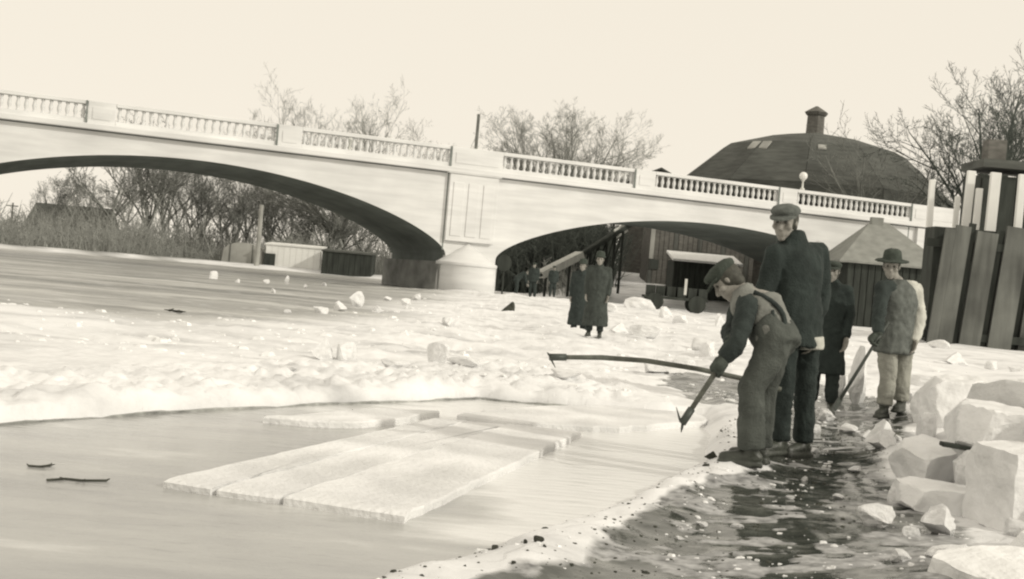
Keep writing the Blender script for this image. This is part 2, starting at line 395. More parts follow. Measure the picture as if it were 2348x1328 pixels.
# open water in the cut, thin slush floating on it
def water_material():
    m = bpy.data.materials.new('slushy_water'); m.use_nodes = True
    t = m.node_tree; b = t.nodes['Principled BSDF']; N = t.nodes.new; L = t.links.new
    tc = N('ShaderNodeTexCoord'); mp = N('ShaderNodeMapping'); mp.inputs['Scale'].default_value = (.45, 1.3, 1); mp.inputs['Rotation'].default_value = (0, 0, R(-8)); L(tc.outputs['Object'], mp.inputs[0])
    n = N('ShaderNodeTexNoise'); n.inputs['Scale'].default_value = 1.5; n.inputs['Detail'].default_value = 7; n.inputs['Roughness'].default_value = .6; L(mp.outputs[0], n.inputs['Vector'])
    a = N('ShaderNodeVertexColor'); a.layer_name = 'slush'
    ad = N('ShaderNodeMath'); ad.operation = 'ADD'; L(n.outputs['Fac'], ad.inputs[0])
    ml = N('ShaderNodeMath'); ml.operation = 'MULTIPLY_ADD'; L(a.outputs['Color'], ml.inputs[0]); ml.inputs[1].default_value = .36; ml.inputs[2].default_value = -.08
    L(ml.outputs[0], ad.inputs[1])
    r = N('ShaderNodeValToRGB'); e = r.color_ramp.elements
    for k, (p, c) in enumerate([(.28, .31), (.72, .76)]): e[k].position = p; e[k].color = (c * 1.0, c, c * .985, 1)
    q = e.new(.52); q.color = (.42, .42, .405, 1)
    L(ad.outputs[0], r.inputs[0]); L(r.outputs[0], b.inputs['Base Color'])
    b.inputs['Roughness'].default_value = .16; b.inputs['IOR'].default_value = 1.33
    n2 = N('ShaderNodeTexNoise'); n2.inputs['Scale'].default_value = 9; n2.inputs['Detail'].default_value = 8; L(mp.outputs[0], n2.inputs['Vector'])
    bp = N('ShaderNodeBump'); bp.inputs['Strength'].default_value = .34; bp.inputs['Distance'].default_value = .02; L(n2.outputs['Fac'], bp.inputs['Height']); L(bp.outputs[0], b.inputs['Normal'])
    return m
wxs = np.arange(-11, 3.2, .12); wys = np.arange(-3, 13.2, .12)
WX, WY = np.meshgrid(wxs, wys); wny, wnx = WX.shape
wi = np.arange(wny * wnx).reshape(wny, wnx)
wme = bpy.data.meshes.new('water')
wme.from_pydata(np.stack([WX, WY, WX * 0 + WATER_Z], -1).reshape(-1, 3).tolist(), [], np.stack([wi[:-1, :-1], wi[:-1, 1:], wi[1:, 1:], wi[1:, :-1]], -1).reshape(-1, 4).tolist())
sl = 1.25 * ss(6.0, 7.6, WY + (WX * 1.0)) * ss(-1.2, .2, WX) + .5 * ss(8, 10.5, WY) + .9 * ss(.7, .1, bank_x(WY) - WX) * (WY > 5.5)
ca = wme.color_attributes.new('slush', 'FLOAT_COLOR', 'POINT')
ca.data.foreach_set('color', np.stack([sl, sl, sl, np.ones_like(sl)], -1).reshape(-1).astype('f'))
wme.materials.append(water_material())
water = bpy.data.objects.new('water', wme); col.objects.link(water); tag(water, 'open slushy water of the channel cut through the ice', kind='structure')

# dark wet shelf of old ice along the foot of the far cut
vs, fs = [], []
xs = np.arange(-10, 1.5, .05)
for k, x in enumerate(xs):
    y0 = float(far_y(x)); y = y0 + .10 * float(fbm(np.array([x * 1.7]), np.array([y0 * 1.7]), 3)[0])
    wd = .05 + .05 * noise.noise(Vector((x * 2.3, 0, 5))) + .03 * noise.noise(Vector((x * 9, 0, 8))); zt_ = WATER_Z + .014 + .022 * noise.noise(Vector((x * 3.1, 2, 0))) + .010 * noise.noise(Vector((x * 13, 2, 0)))
    vs += [(x, y - .02 - wd, WATER_Z - .05), (x, y - .02 - wd * .8, zt_), (x, y + .06, zt_ + .004), (x, y + .06, WATER_Z - .05)]
for k in range(len(xs) - 1):
    for q in range(4): fs.append((k * 4 + q, k * 4 + (q + 1) % 4, k * 4 + 4 + (q + 1) % 4, k * 4 + 4 + q))
tag(MB().add(vs, fs).build('ice_shelf', mat('wet_old_ice', (.38, .385, .365), .35, .4, 9, .5, 30, spec=.5, var2=.5, scale2=1.2)), 'dark wet ice shelf along the foot of the cut edge', kind='structure')

# ------------------------------------------------------------------ bridge
BTH = R(21)
BO = at(1085, 672, 74)
bridge = empty('bridge', (BO.x, BO.y, 0), BTH)
tag(bridge, 'white concrete arch bridge with balustrade spanning the frozen river', 'bridge')
DECK_B, DECK_T, RAIL_T, BW = 6.85, 7.25, 8.42, 12.0
ARCH = [(-16.5, 14.6, 2.1, 3.85), (15.5, 14.3, 2.1, 3.5), (-50.5, 14.6, 2.1, 3.6)]
def arch_z(s_):
    for c, h, z0, rise in ARCH:
        u = abs(s_ - c) / h
        if u < 1: return z0 + rise * (.55 * math.sqrt(1 - u * u) + .45 * (1 - u * u))
    return None
S0, S1 = -66.5, 46.0
def ss_list():
    xs = []
    for c, h, z0, rise in sorted(ARCH):
        for k in range(57): xs.append(c + h * math.sin(math.pi / 2 * (-1 + 2 * k / 56)) * .99999)
    return xs
def spandrel(y0, y1, name, m):
    xs = sorted(ss_list()); mb = MB()
    low = [(S0, -.6)]; prev = None
    pts = [(S0, -.6)]
    for c, h, z0, rise in sorted(ARCH):
        pts.append((c - h, -.6))
        for k in range(57):
            x = c + h * math.sin(math.pi / 2 * (-1 + 2 * k / 56)); u = min(1, abs(x - c) / h)
            pts.append((x, z0 + rise * (.55 * math.sqrt(max(0, 1 - u * u)) + .45 * (1 - u * u))))
        pts.append((c + h, -.6))
    pts.append((S1, -.6))
    n = len(pts); vs = []; fs = []
    for y in (y0, y1):
        for x, z in pts: vs.append((x, y, z))
        for x, z in pts: vs.append((x, y, DECK_B))
    for i in range(n - 1):
        fs.append((i, i + 1, n + i + 1, n + i)); fs.append((2 * n + i, 3 * n + i, 3 * n + i + 1, 2 * n + i + 1))
        fs.append((i, 2 * n + i, 2 * n + i + 1, i + 1))
    fs.append((0, n, 3 * n, 2 * n)); fs.append((n - 1, 3 * n - 1, 4 * n - 1, 2 * n - 1))
    mb.add(vs, fs); return mb.build(name, m, bridge, local=True)
spandrel(0, .45, 'spandrel_wall', M['whitewash'])
spandrel(BW - .45, BW, 'spandrel_wall', M['whitewash'])
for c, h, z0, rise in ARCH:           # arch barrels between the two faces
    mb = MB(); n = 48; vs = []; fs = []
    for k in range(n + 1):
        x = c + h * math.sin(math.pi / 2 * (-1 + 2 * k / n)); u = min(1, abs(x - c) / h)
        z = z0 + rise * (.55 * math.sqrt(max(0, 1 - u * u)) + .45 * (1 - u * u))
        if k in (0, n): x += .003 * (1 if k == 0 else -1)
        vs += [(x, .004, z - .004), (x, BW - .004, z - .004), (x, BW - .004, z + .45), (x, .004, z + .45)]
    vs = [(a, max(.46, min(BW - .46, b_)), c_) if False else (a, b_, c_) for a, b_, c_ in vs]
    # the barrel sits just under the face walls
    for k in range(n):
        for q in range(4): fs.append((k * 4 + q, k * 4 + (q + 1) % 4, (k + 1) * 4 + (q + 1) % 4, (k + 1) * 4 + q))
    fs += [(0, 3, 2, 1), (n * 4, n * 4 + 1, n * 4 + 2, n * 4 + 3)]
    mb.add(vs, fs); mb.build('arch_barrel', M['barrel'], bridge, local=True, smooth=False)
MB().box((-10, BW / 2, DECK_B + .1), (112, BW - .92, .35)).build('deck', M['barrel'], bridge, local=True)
# pier shafts under the springing
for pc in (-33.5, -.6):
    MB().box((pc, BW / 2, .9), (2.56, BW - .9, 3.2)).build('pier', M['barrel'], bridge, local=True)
    # round cutwater with a sloping cap
    prof = [(1.78, -.7), (1.76, 1.0), (1.74, 1.54), (1.745, 1.55), (1.79, 1.555), (1.80, 1.6), (1.80, 1.72), (1.795, 1.735), (1.72, 1.76), (1.2, 2.1), (.6, 2.5), (.05, 2.85)]
    MB().lathe(prof, (pc, -.1, 0), 28).build('cutwater', M['whitewash'], bridge, local=True, smooth=True)
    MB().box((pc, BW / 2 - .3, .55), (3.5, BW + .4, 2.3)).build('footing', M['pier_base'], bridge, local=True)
    # pilaster on the face over the pier, with sunk panels
    MB().box((pc, -.14, 4.9), (3.0, .28, 3.9)).build('pilaster', M['whitewash'], bridge, local=True, bevel=.02)
    for k in (-1, 0, 1):
        MB().box((pc + k * .92, -.30, 4.8), (.66, .05, 3.1)).build('pilaster_panel', M['whitewash'], bridge, local=True, bevel=.012)
    MB().box((pc, -.2, 7.02), (3.3, .36, .34)).build('pilaster_cap', M['whitewash'], bridge, local=True, bevel=.02)
MB().box((38.5, -.12, 3.5), (15, .24, 6.7)).build('abutment', M['whitewash'], bridge, local=True)
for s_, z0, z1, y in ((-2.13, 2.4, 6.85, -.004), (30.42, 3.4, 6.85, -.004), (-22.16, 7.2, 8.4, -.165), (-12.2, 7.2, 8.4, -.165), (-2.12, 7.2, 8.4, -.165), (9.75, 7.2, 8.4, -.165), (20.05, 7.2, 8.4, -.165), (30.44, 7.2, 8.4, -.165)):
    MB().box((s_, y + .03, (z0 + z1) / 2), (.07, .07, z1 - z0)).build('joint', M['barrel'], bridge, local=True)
posts = [(-31.6, -30.5), (-22.1, -20.7), (-12.15, -10.82), (-2.06, 1.1), (9.8, 11.15), (20.1, 21.42), (30.5, 46)]
bal_prof = [(.10, 0), (.10, .06), (.065, .09), (.06, .13), (.105, .27), (.115, .36), (.085, .50), (.06, .60), (.065, .63), (.10, .66), (.10, .72)]
bal_me = MB().lathe(bal_prof, (0, 0, 0), 8).mesh('baluster'); bal_me.materials.append(M['whitewash'])
bal_me.polygons.foreach_set('use_smooth', [True] * len(bal_me.polygons))
for side in (0, 1):
    y = .12 if side == 0 else BW - .12
    MB().box((-10, y - (.18 if side == 0 else -.18), DECK_T - .19), (112, .42 + .3, .30)).build('cornice', M['whitewash'], bridge, local=True, bevel=.03)
    a0 = -66.0
    segs = []
    for a, b_ in posts:
        segs.append((a0, a)); a0 = b_
    for i, (a, b_) in enumerate(posts):
        MB().box(((a + b_) / 2, y, DECK_T + .56), (b_ - a, .52, 1.20)).build('parapet_post', M['whitewash'], bridge, local=True, bevel=.02)
        MB().box(((a + b_) / 2, y - (.275 if side == 0 else -.275), DECK_T + .53), (max(.4, b_ - a - .5), .04, .62)).build('post_panel', M['whitewash'], bridge, local=True)
    for a, b_ in segs:
        MB().box(((a + b_) / 2, y, DECK_T + .09), (b_ - a - .02, .40, .26)).build('bottom_rail', M['whitewash'], bridge, local=True, bevel=.02)
        MB().box(((a + b_) / 2, y, RAIL_T - .11), (b_ - a - .02, .46, .21)).build('top_rail', M['whitewash'], bridge, local=True, bevel=.025)
        if side == 0 and b_ > -30 and b_ - a < 12:
            n = round((b_ - a) / .405)
            for k in range(n):
                x = a + (k + .5) * (b_ - a) / n
                if x < -28.5: continue
                o = bpy.data.objects.new('baluster', bal_me); col.objects.link(o); o.parent = bridge
                o.location = (x, y, DECK_T + .21)
BMW = Matrix.Translation(bridge.location) @ Matrix.Rotation(BTH, 4, 'Z')
def bworld(s_, d, z): return BMW @ Vector((s_, d, z))

def street_lamp(p, label):
    e = empty('street_lamp', p)
    MB().lathe([(.16, 0), (.16, .1), (.07, .18), (.06, .55), (.11, .62), (.12, .68)], p, 10).build('post', M['pale_wood'], e, smooth=True)
    MB().ellipsoid(Vector(p) + Vector((0, 0, .92)), [Vector((.27, 0, 0)), Vector((0, .27, 0)), Vector((0, 0, .27))], 16, 10).build('globe', M['globe'], e, smooth=True)
    tag(e, label, 'lamp')
street_lamp(bworld(21.9, .12, RAIL_T - .01), 'white globe lamp on the parapet beside the round roofed hall')
street_lamp(bworld(-5.3, BW - .12, RAIL_T - .01), 'white globe lamp on the parapet in front of the broad bare treetop')

# ------------------------------------------------------------------ trees
def make_tree(name, seed, height, spread, trunk_frac=.28, limbs=5, kids=(7, 6, 5), m=None, upright=.55, base_r=None, thin=1.0):
    rnd = random.Random(seed); trunk = MB(); crown = MB()
    base_r = base_r or height * .022
    def grow(p, d, L, r, lvl, mb):
        n = 4 if lvl < 2 else 3
        pts = [p.copy()]; rad = [r]; q = p.copy(); dd = d.copy()
        for k in range(n):
            j = .16 + .06 * lvl
            dd = (dd + Vector((rnd.uniform(-j, j), rnd.uniform(-j, j), rnd.uniform(-j * .6, j * .8)))).normalized()
            q = q + dd * (L / n); pts.append(q.copy()); rad.append(max(r * (1 - .8 * (k + 1) / n), .008 * thin))
        mb.tube(pts, rad, 6 if lvl < 1 else (4 if lvl == 1 else 3))
        return pts, rad
    def sub(pts, rad, L, lvl):
        if lvl > len(kids): return
        for k in range(kids[lvl - 1]):
            t = .25 + .75 * (k + rnd.random() * .8) / kids[lvl - 1]
            x = min(t, .999) * (len(pts) - 1); i = int(x); f = x - i
            p = pts[i].lerp(pts[i + 1], f); r = rad[i] * (1 - f) + rad[i + 1] * f
            d0 = (pts[i + 1] - pts[i]).normalized(); o = d0.orthogonal().normalized()
            o = Matrix.Rotation(rnd.uniform(0, 6.283), 3, d0) @ o
            d = (d0 * rnd.uniform(.75, 1.05) + o * rnd.uniform(.5, .95) + Vector((0, 0, .14))).normalized()
            l2 = L * rnd.uniform(.38, .62) * (1.05 - .35 * t)
            a, b_ = grow(p, d, l2, max(r * .62, .012 * thin), lvl + 1, crown)
            sub(a, b_, l2, lvl + 1)
    tp, tr = [Vector((0, 0, -.3))], [base_r * 1.3]
    for k in range(4):
        tp.append(Vector((rnd.uniform(-.02, .02) * height, rnd.uniform(-.02, .02) * height, height * trunk_frac * (k + 1) / 4))); tr.append(base_r * (1 - .1 * (k + 1)))
    trunk.tube(tp, tr, 8)
    for k in range(limbs):
        a = 6.283 * k / limbs + rnd.uniform(-.4, .4); tilt = rnd.uniform(.25, 1) * spread
        d = Vector((math.cos(a) * tilt, math.sin(a) * tilt, upright + rnd.uniform(0, .4))).normalized()
        L = height * (1 - trunk_frac) * rnd.uniform(.82, 1.0)
        p = tp[-1] - Vector((0, 0, rnd.uniform(0, .12) * height * trunk_frac))
        a_, b_ = grow(p, d, L, base_r * .6, 1, trunk)
        sub(a_, b_, L, 1)
    e = empty(name, (0, 0, 0)); mm = m or M['bark']
    trunk.build('trunk', mm, e, smooth=True); crown.build('crown', mm, e)
    return e
def place(e, p, rz=0, s_=1.0):
    e.location = p; e.rotation_euler = (0, 0, rz); e.scale = (s_, s_, s_); return e
def tree_at(e, px, Y, rz, s_, label=None, group=None, sink=.1):
    p = at(px, 600, Y); place(e, (p.x, Y, gz(p.x, Y) - sink), rz, s_)
    if label: tag(e, label, 'tree', group)
    return e
broad = make_tree('bare_tree', 14, 17.6, 1.25, .2, 14, (9, 7, 5, 5), M['bark_pale'], .5, thin=.75)
tree_at(broad, 775, 132, 2.2, .97, 'broad pale bare tree whose wide crown rises above the balustrade')
round_ = make_tree('bare_tree', 26, 17.2, 1.1, .3, 12, (9, 7, 5, 5), M['bark_pale'], .45, thin=.85)
tree_at(round_, 1275, 140, 2.0, .95, 'dense dark bare treetop showing above the parapet near the pier')
tall = make_tree('bare_tree', 37, 19.0, .62, .24, 7, (8, 6, 5, 3), M['bark_dark'], .7, thin=1.4)
tree_at(tall, 2255, 96, 1.0, .95, 'tall dark bare tree standing behind the white posts')
edge_t = copy_tree(tall); tree_at(edge_t, 2420, 100, 2.6, .85, 'dark bare tree reaching over the shed chimney')
thin_t = make_tree('bare_tree', 41, 13, .6, .3, 5, (6, 5, 4), M['bark'], .7, thin=1.4)
tree_at(thin_t, 2010, 100, .5, 1.05, 'thin bare tree standing in front of the round roofed hall')
sap = copy_tree(thin_t); tree_at(sap, 1070, 138, 1.2, 1.05, 'faint small treetop beside the utility pole above the parapet')
multi = make_tree('bare_tree', 53, 11.0, .55, .18, 8, (7, 6, 4, 3), M['bark'], .75, thin=1.5)
tree_at(multi, 330, 128, .3, 1.08, 'many-limbed bare tree fanning out under the arch crown')
lean = make_tree('bare_tree', 59, 9.5, .9, .3, 6, (7, 6, 4, 3), M['bark'], .5, thin=1.5)
tree_at(lean, 245, 124, .8, 1.0, 'spreading bare tree between the gabled house and the fan of limbs')
pool = [multi, lean, thin_t]
rnd = random.Random(5)
for k, (px, Y, s_) in enumerate([(120, 140, .62), (170, 146, .7), (400, 138, .95), (455, 132, .85), (505, 141, 1.0), (560, 136, .95), (610, 144, 1.0), (660, 134, .85), (700, 142, .95), (745, 130, .75), (785, 138, .85), (830, 132, .7), (370, 150, 1.0), (280, 150, .8), (430, 146, .95), (530, 128, .7), (640, 128, .7), (200, 134, .6)]):
    c = copy_tree(pool[k % 3]); tree_at(c, px, Y, rnd.uniform(0, 6.28), s_ * (.92, .95, .68)[k % 3], 'small grey bare tree in the row behind the riverside sheds', 'bare trees of the far bank wood')
for k, (px, Y, s_) in enumerate([(1165, 118, .78), (1215, 112, .72), (1262, 120, .82), (1300, 114, .8), (1345, 118, .85), (1385, 124, .75)]):
    c = copy_tree([multi, lean][k % 2]); tree_at(c, px, Y, rnd.uniform(0, 6.28), s_, 'dark bushy tree on the slope seen through the arch behind the women', 'trees on the slope behind the arch')

def brush(name, label, n, fx, seed, m, hmin, hmax, thick):
    rnd = random.Random(seed); mb = MB()
    pts = [fx(rnd) for _ in range(n)]
    zs = terrain(np.array([p[0] for p in pts]), np.array([p[1] for p in pts]))[0]
    for (x, y, sc_), z in zip(pts, zs):
        h = rnd.uniform(hmin, hmax) * sc_ * (.75 + .6 * noise.noise(Vector((x * .22, y * .1, seed)))); p = Vector((x, y, z - .1)); r = thick * rnd.uniform(.5, 1.3)
        l = Vector((rnd.uniform(-.5, .5), rnd.uniform(-.3, .3), 1)) * h
        top = p + l; mb.tube([p, p + l * .5 + Vector((rnd.uniform(-.14, .14), 0, 0)) * h, top], [r, r * .7, r * .25], 3)
        for q in range(6):
            b0 = p + l * rnd.uniform(.15, .9); dd = Vector((rnd.uniform(-.8, .8), rnd.uniform(-.4, .4), rnd.uniform(.1, .8))) * h * rnd.uniform(.2, .42)
            mb.tube([b0, b0 + dd], [r * .5, r * .2], 3)
    o = mb.build(name, m); return tag(o, label, 'brush', kind='stuff')
def far_left(rn):
    x = rn.uniform(-62, 6); d = rn.random() ** 1.5 * 34
    return x, float(shore_y(x)) + 5 + d, 1 + .25 * math.sin(x * .5) + d * .008
brush('riverside_brush', 'tangled grey brush along the far bank under the arch', 5200, far_left, 3, M['bark_pale'], .8, 2.9, .04)
brush('sapling_thicket', 'tall grey saplings crowding the far bank behind the brush', 1500, lambda rn: (lambda x: (x, float(shore_y(x)) + 10 + rn.random() * 40, 1.0 if x > -38 else .6))(rn.uniform(-66, 4)), 6, M['bark_pale'], 3.5, 7.6, .06)
def far_mid(rn):
    x = rn.uniform(-2.5, 8.2); return x, rn.uniform(100, 122), 1.0
brush('slope_brush', 'dark thicket on the slope behind the second arch', 2600, far_mid, 4, M['bark_dark'], 2.5, 6.2, .06)

# ------------------------------------------------------------------ far buildings
def wall_box(e, c, d, name, m, bevel=0): return MB().box(c, d).build(name, m, e, bevel=bevel)
# round hall: twelve-sided double-pitch roof with a ventilator
hp = at(1857, 430, 118); hx, hy = hp.x, 118.0
hall = empty('round_hall', (hx, hy, gz(hx, hy))); tag(hall, 'large dark round roofed hall with brick ventilator behind the bridge', 'building')
n = 12; K = 118 / 2900
prof = [(12.9, 9.8), (12.8, 11.3), (10.6, 13.2), (8.3, 15.2), (4.2, 16.4), (.9, 16.95)]
rings = [[Vector((hx + r * math.cos(2 * math.pi * (i + .5) / n), hy + r * math.sin(2 * math.pi * (i + .5) / n), z)) for i in range(n)] for r, z in prof]
for i in range(n):
    mb = MB(); j = (i + 1) % n
    for k in range(len(rings) - 1):
        a, b_, c_, d_ = rings[k][i], rings[k][j], rings[k + 1][j], rings[k + 1][i]
        nn = (b_ - a).cross(d_ - a).normalized() * -.18
        a2, b2, c2, d2 = a.lerp(b_, .004), b_.lerp(a, .004), c_.lerp(d_, .004), d_.lerp(c_, .004)
        vs = [a2, b2, c2, d2, a2 + nn, b2 + nn, c2 + nn, d2 + nn]
        mb.add(vs, [(0, 1, 2, 3), (7, 6, 5, 4), (0, 4, 5, 1), (1, 5, 6, 2), (2, 6, 7, 3), (3, 7, 4, 0)])
    mb.build('roof_facet', M['roof'], hall)
MB().loft([[Vector((hx + (p[0] - hx) * .985, hy + (p[1] - hy) * .985, p[2] - .2)) for p in rr] for rr in rings]).build('roof_deck', M['roof'], hall)
MB().lathe([(11.4, gz(hx, hy) - .5), (11.4, 10.6)], (hx, hy, 0), 24).build('wall', M['brick'], hall)
vent = MB().lathe([(.85, 16.6), (.8, 18.6), (.95, 18.7), (1.1, 18.95), (.95, 19.05), (.12, 19.55)], (hx, hy, 0), 8).build('ventilator', M['brick'], hall)
def on_roof(az, r0, r1, w_):
    """a glazed light lying on the roof slope"""
    z = lambda r_: float(np.interp(r_, [p[0] for p in prof[::-1]], [p[1] for p in prof[::-1]]))
    d = Vector((math.cos(az), math.sin(az), 0)); t_ = Vector((-d.y, d.x, 0)); c0 = Vector((hx, hy, 0))
    a = c0 + d * (r0 * .968) + UPV * (z(r0) + .10); b_ = c0 + d * (r1 * .968) + UPV * (z(r1) + .10)
    vs = [a - t_ * w_, a + t_ * w_, b_ + t_ * w_, b_ - t_ * w_]; vs += [v + UPV * .12 for v in vs]
    MB().add(vs, [(3, 2, 1, 0), (4, 5, 6, 7), (0, 1, 5, 4), (1, 2, 6, 5), (2, 3, 7, 6), (3, 0, 4, 7)]).build('skylight', M['grey_wall'], hall)
UPV = Vector((0, 0, 1))
on_roof(R(225), 9.4, 8.6, 1.0); on_roof(R(262), 9.2, 8.8, .35)
sp_ = at(1512, 400, 122)
ho = empty('gabled_house', (sp_.x, 122, gz(sp_.x, 122))); tag(ho, 'low dark gable roof peeping over the parapet beside the round hall', 'building')
def gable(e, x0, x1, y0, y1, z0, ze, zr, wm, rm, axis_='x'):
    MB().box(((x0 + x1) / 2, (y0 + y1) / 2, (z0 + ze) / 2), (x1 - x0, y1 - y0, ze - z0)).build('wall', wm, e)
    if axis_ == 'x':
        ym = (y0 + y1) / 2; o = .35
        pr = [(y0 - o, ze - .1), (ym, zr), (y1 + o, ze - .1), (y1 + o, ze - .28), (ym, zr - .2), (y0 - o, ze - .28)]
        vs = [(x0 - o, a, b_) for a, b_ in pr] + [(x1 + o, a, b_) for a, b_ in pr]
        g = [[(x, y0, ze), (x, ym, zr - .21), (x, y1, ze)] for x in (x0, x1)]
    else:
        xm = (x0 + x1) / 2; o = .35
        pr = [(x0 - o, ze - .1), (xm, zr), (x1 + o, ze - .1), (x1 + o, ze - .28), (xm, zr - .2), (x0 - o, ze - .28)]
        vs = [(a, y0 - o, b_) for a, b_ in pr] + [(a, y1 + o, b_) for a, b_ in pr]
        g = [[(x0, y, ze), (xm, y, zr - .21), (x1, y, ze)] for y in (y0, y1)]
    fs = [(0, 1, 2, 3, 4, 5), (11, 10, 9, 8, 7, 6)] + [(i, 6 + i, 6 + (i + 1) % 6, (i + 1) % 6) for i in range(6)]
    MB().add(vs, fs).build('roof', rm, e)
    MB().add(g[0] + g[1], [(0, 1, 2), (5, 4, 3), (0, 3, 4, 1), (1, 4, 5, 2), (0, 2, 5, 3)]).build('gable_wall', wm, e)
gable(ho, sp_.x - 2.6, sp_.x + 2.6, 121, 127, 2, 11.6, 12.9, M['brick'], M['roof'], 'y')
# far left gabled house
p = at(125, 560, 150); hz = gz(p.x, 150)
fh = empty('gabled_house', (p.x, 150, hz)); tag(fh, 'grey gabled house half hidden by brush on the far bank', 'building')
zr = at(120, 466, 150).z
gable(fh, p.x - 3.2, p.x + 5.5, 149, 156, hz - .3, zr - 3.0, zr, M['grey_wall'], M['roof'], 'x')
for k in (-1.2, 1.6): MB().box((p.x + k, 148.97, zr - 4.3), (.8, .08, 1.3)).build('window', M['iron'], fh)
# riverside sheds
def shed(name, px0, px1, ytop, ybot, Y, label, wm, rm, curved=False, door=None):
    a = at(px0, ybot, Y); b_ = at(px1, ybot, Y); t = at((px0 + px1) / 2, ytop, Y); x0, x1 = a.x, b_.x; z0 = gz((x0 + x1) / 2, Y) - .15
    e = empty(name, ((x0 + x1) / 2, Y, z0)); tag(e, label, 'shed')
    if curved:
        pts = []
        for k in range(9):
            an = math.pi * k / 8; pts.append((-math.cos(an) * (x1 - x0) / 2, math.sin(an) ** .45 * (t.z - z0)))
        vs = [((x0 + x1) / 2 + q, Y, z0 + w_) for q, w_ in pts] + [((x0 + x1) / 2 + q * .96, Y + 3, z0 + w_) for q, w_ in pts]
        k = len(pts); fs = [tuple(range(k))[::-1], tuple(range(k, 2 * k))] + [(i, i + 1, k + i + 1, k + i) for i in range(k - 1)] + [(k - 1, 0, k, 2 * k - 1)]
        MB().add(vs, fs).build('cover', wm, e)
        for q in (-.3, .25): MB().box(((x0 + x1) / 2 + q * (x1 - x0), Y - .03, z0 + (t.z - z0) * .48), (.08, .05, (t.z - z0) * .9)).build('batten', M['mid_wood'], e)
    else:
        MB().box(((x0 + x1) / 2, Y + 1.5, (z0 + t.z - .12) / 2), (x1 - x0, 3, t.z - .12 - z0)).build('wall', wm, e)
        MB().box(((x0 + x1) / 2, Y + 1.5, t.z - .03), (x1 - x0 + .2, 3.3, .14), Matrix.Rotation(R(3), 3, 'X')).build('roof', rm, e)
        nb = 9
        for q in range(nb): MB().box((x0 + (q + .5) * (x1 - x0) / nb, Y - .02, (z0 + t.z - .2) / 2), ((x1 - x0) / nb - .03, .05, t.z - .25 - z0)).build('plank', wm, e)
    if door:
        d0 = at(door[0], ybot, Y); d1 = at(door[1], ybot, Y); zt = at(door[0], door[2], Y).z
        MB().box(((d0.x + d1.x) / 2, Y - .1, (z0 + zt) / 2), (d1.x - d0.x, .16, zt - z0)).build('door', M['dark_wood'], e)
    return e
shed('tarpaulin_shed', 506, 600, 556, 608, 117, 'grey canvas covered shed beside the pale pole on the far bank', M['grey_wall'], M['roof'], curved=True)
shed('white_shed', 606, 732, 561, 618, 116, 'white boarded shed with dark doorway on the far bank', M['white_wall'], M['white_wall'], door=(604, 629, 580))
shed('dark_shed', 735, 850, 576, 632, 113, 'low dark shed between the white shed and the bridge pier', M['dark_wood'], M['roof'])
def pole(name, px, ytop, Y, r, m, label, arms=0):
    p = at(px, ytop, Y); z0 = gz(p.x, Y)
    e = empty(name, (p.x, Y, z0)); tag(e, label, 'pole')
    MB().tube([(p.x, Y, z0 - .3), (p.x, Y, p.z)], [r, r * .8], 8).build('shaft', m, e)
    for k in range(arms):
        MB().box((p.x, Y - .12, p.z - .35 - k * .5), (1.3 - .4 * k, .1, .12)).build('crossarm', m, e)
    return e
pole('pale_pole', 600, 470, 114, .24, M['grey_wall'], 'thick pale pole standing between the two riverside sheds')
pole('utility_pole', 1098, 262, 112, .17, M['bark'], 'slim utility pole rising above the bridge parapet', 0)
pole('utility_pole', 30, 465, 140, .12, M['bark'], 'thin utility pole beside the far gabled house', 1)

# seen through the right-hand arch: ice house, chute, snow-roofed shed
p0 = at(1478, 690, 103); p1 = at(1560, 690, 103)
ih = empty('ice_house', ((p0.x + p1.x) / 2, 103, gz((p0.x + p1.x) / 2, 103))); tag(ih, 'tall grey board building seen through the arch beside the snowy path', 'building')
zt = at(1500, 470, 103).z; zb = gz(p0.x, 103) - .3
x0, x1 = p0.x, at(1720, 690, 103).x
MB().box(((x0 + x1) / 2, 106.1, (zb + zt) / 2), (x1 - x0, 6, zt - zb)).build('wall', M['brick'], ih)
nb = 22
for q in range(nb):
    MB().box((x0 + (q + .5) * (x1 - x0) / nb, 103.04, (zb + zt) / 2), ((x1 - x0) / nb - .04, .1, zt - zb)).build('plank', M['brick'] if q % 5 else M['mid_wood'], ih)
MB().box((at(1492, 600, 103).x, 102.95, at(1492, 545, 103).z), (.35, .12, 3.4)).build('corner_board', M['grey_wall'], ih)
MB().box((at(1500, 606, 103).x, 102.95, at(1500, 606, 103).z), (.7, .12, .8)).build('window', M['iron'], ih)
sh = empty('low_shed', (at(1600, 690, 95).x, 95, gz(at(1600, 690, 95).x, 95))); tag(sh, 'low dark shed with snow on its roof seen through the arch', 'shed')
xa, xb = at(1538, 690, 95).x, at(1690, 690, 95).x; zt = at(1600, 600, 95).z; zb = gz(xa, 95) - .3
MB().box(((xa + xb) / 2, 97.1, (zb + zt) / 2), (xb - xa, 4, zt - zb)).build('wall', M['dark_wood'], sh)
MB().box(((xa + xb) / 2, 96.9, zt + .35), (xb - xa + .3, 4.6, .16), Matrix.Rotation(R(9), 3, 'X')).build('roof', M['snow_block'], sh)
for q in range(12): MB().box((xa + (q + .5) * (xb - xa) / 12, 95.04, (zb + zt) / 2), ((xb - xa) / 12 - .04, .1, zt - zb)).build('plank', M['dark_wood'], sh)
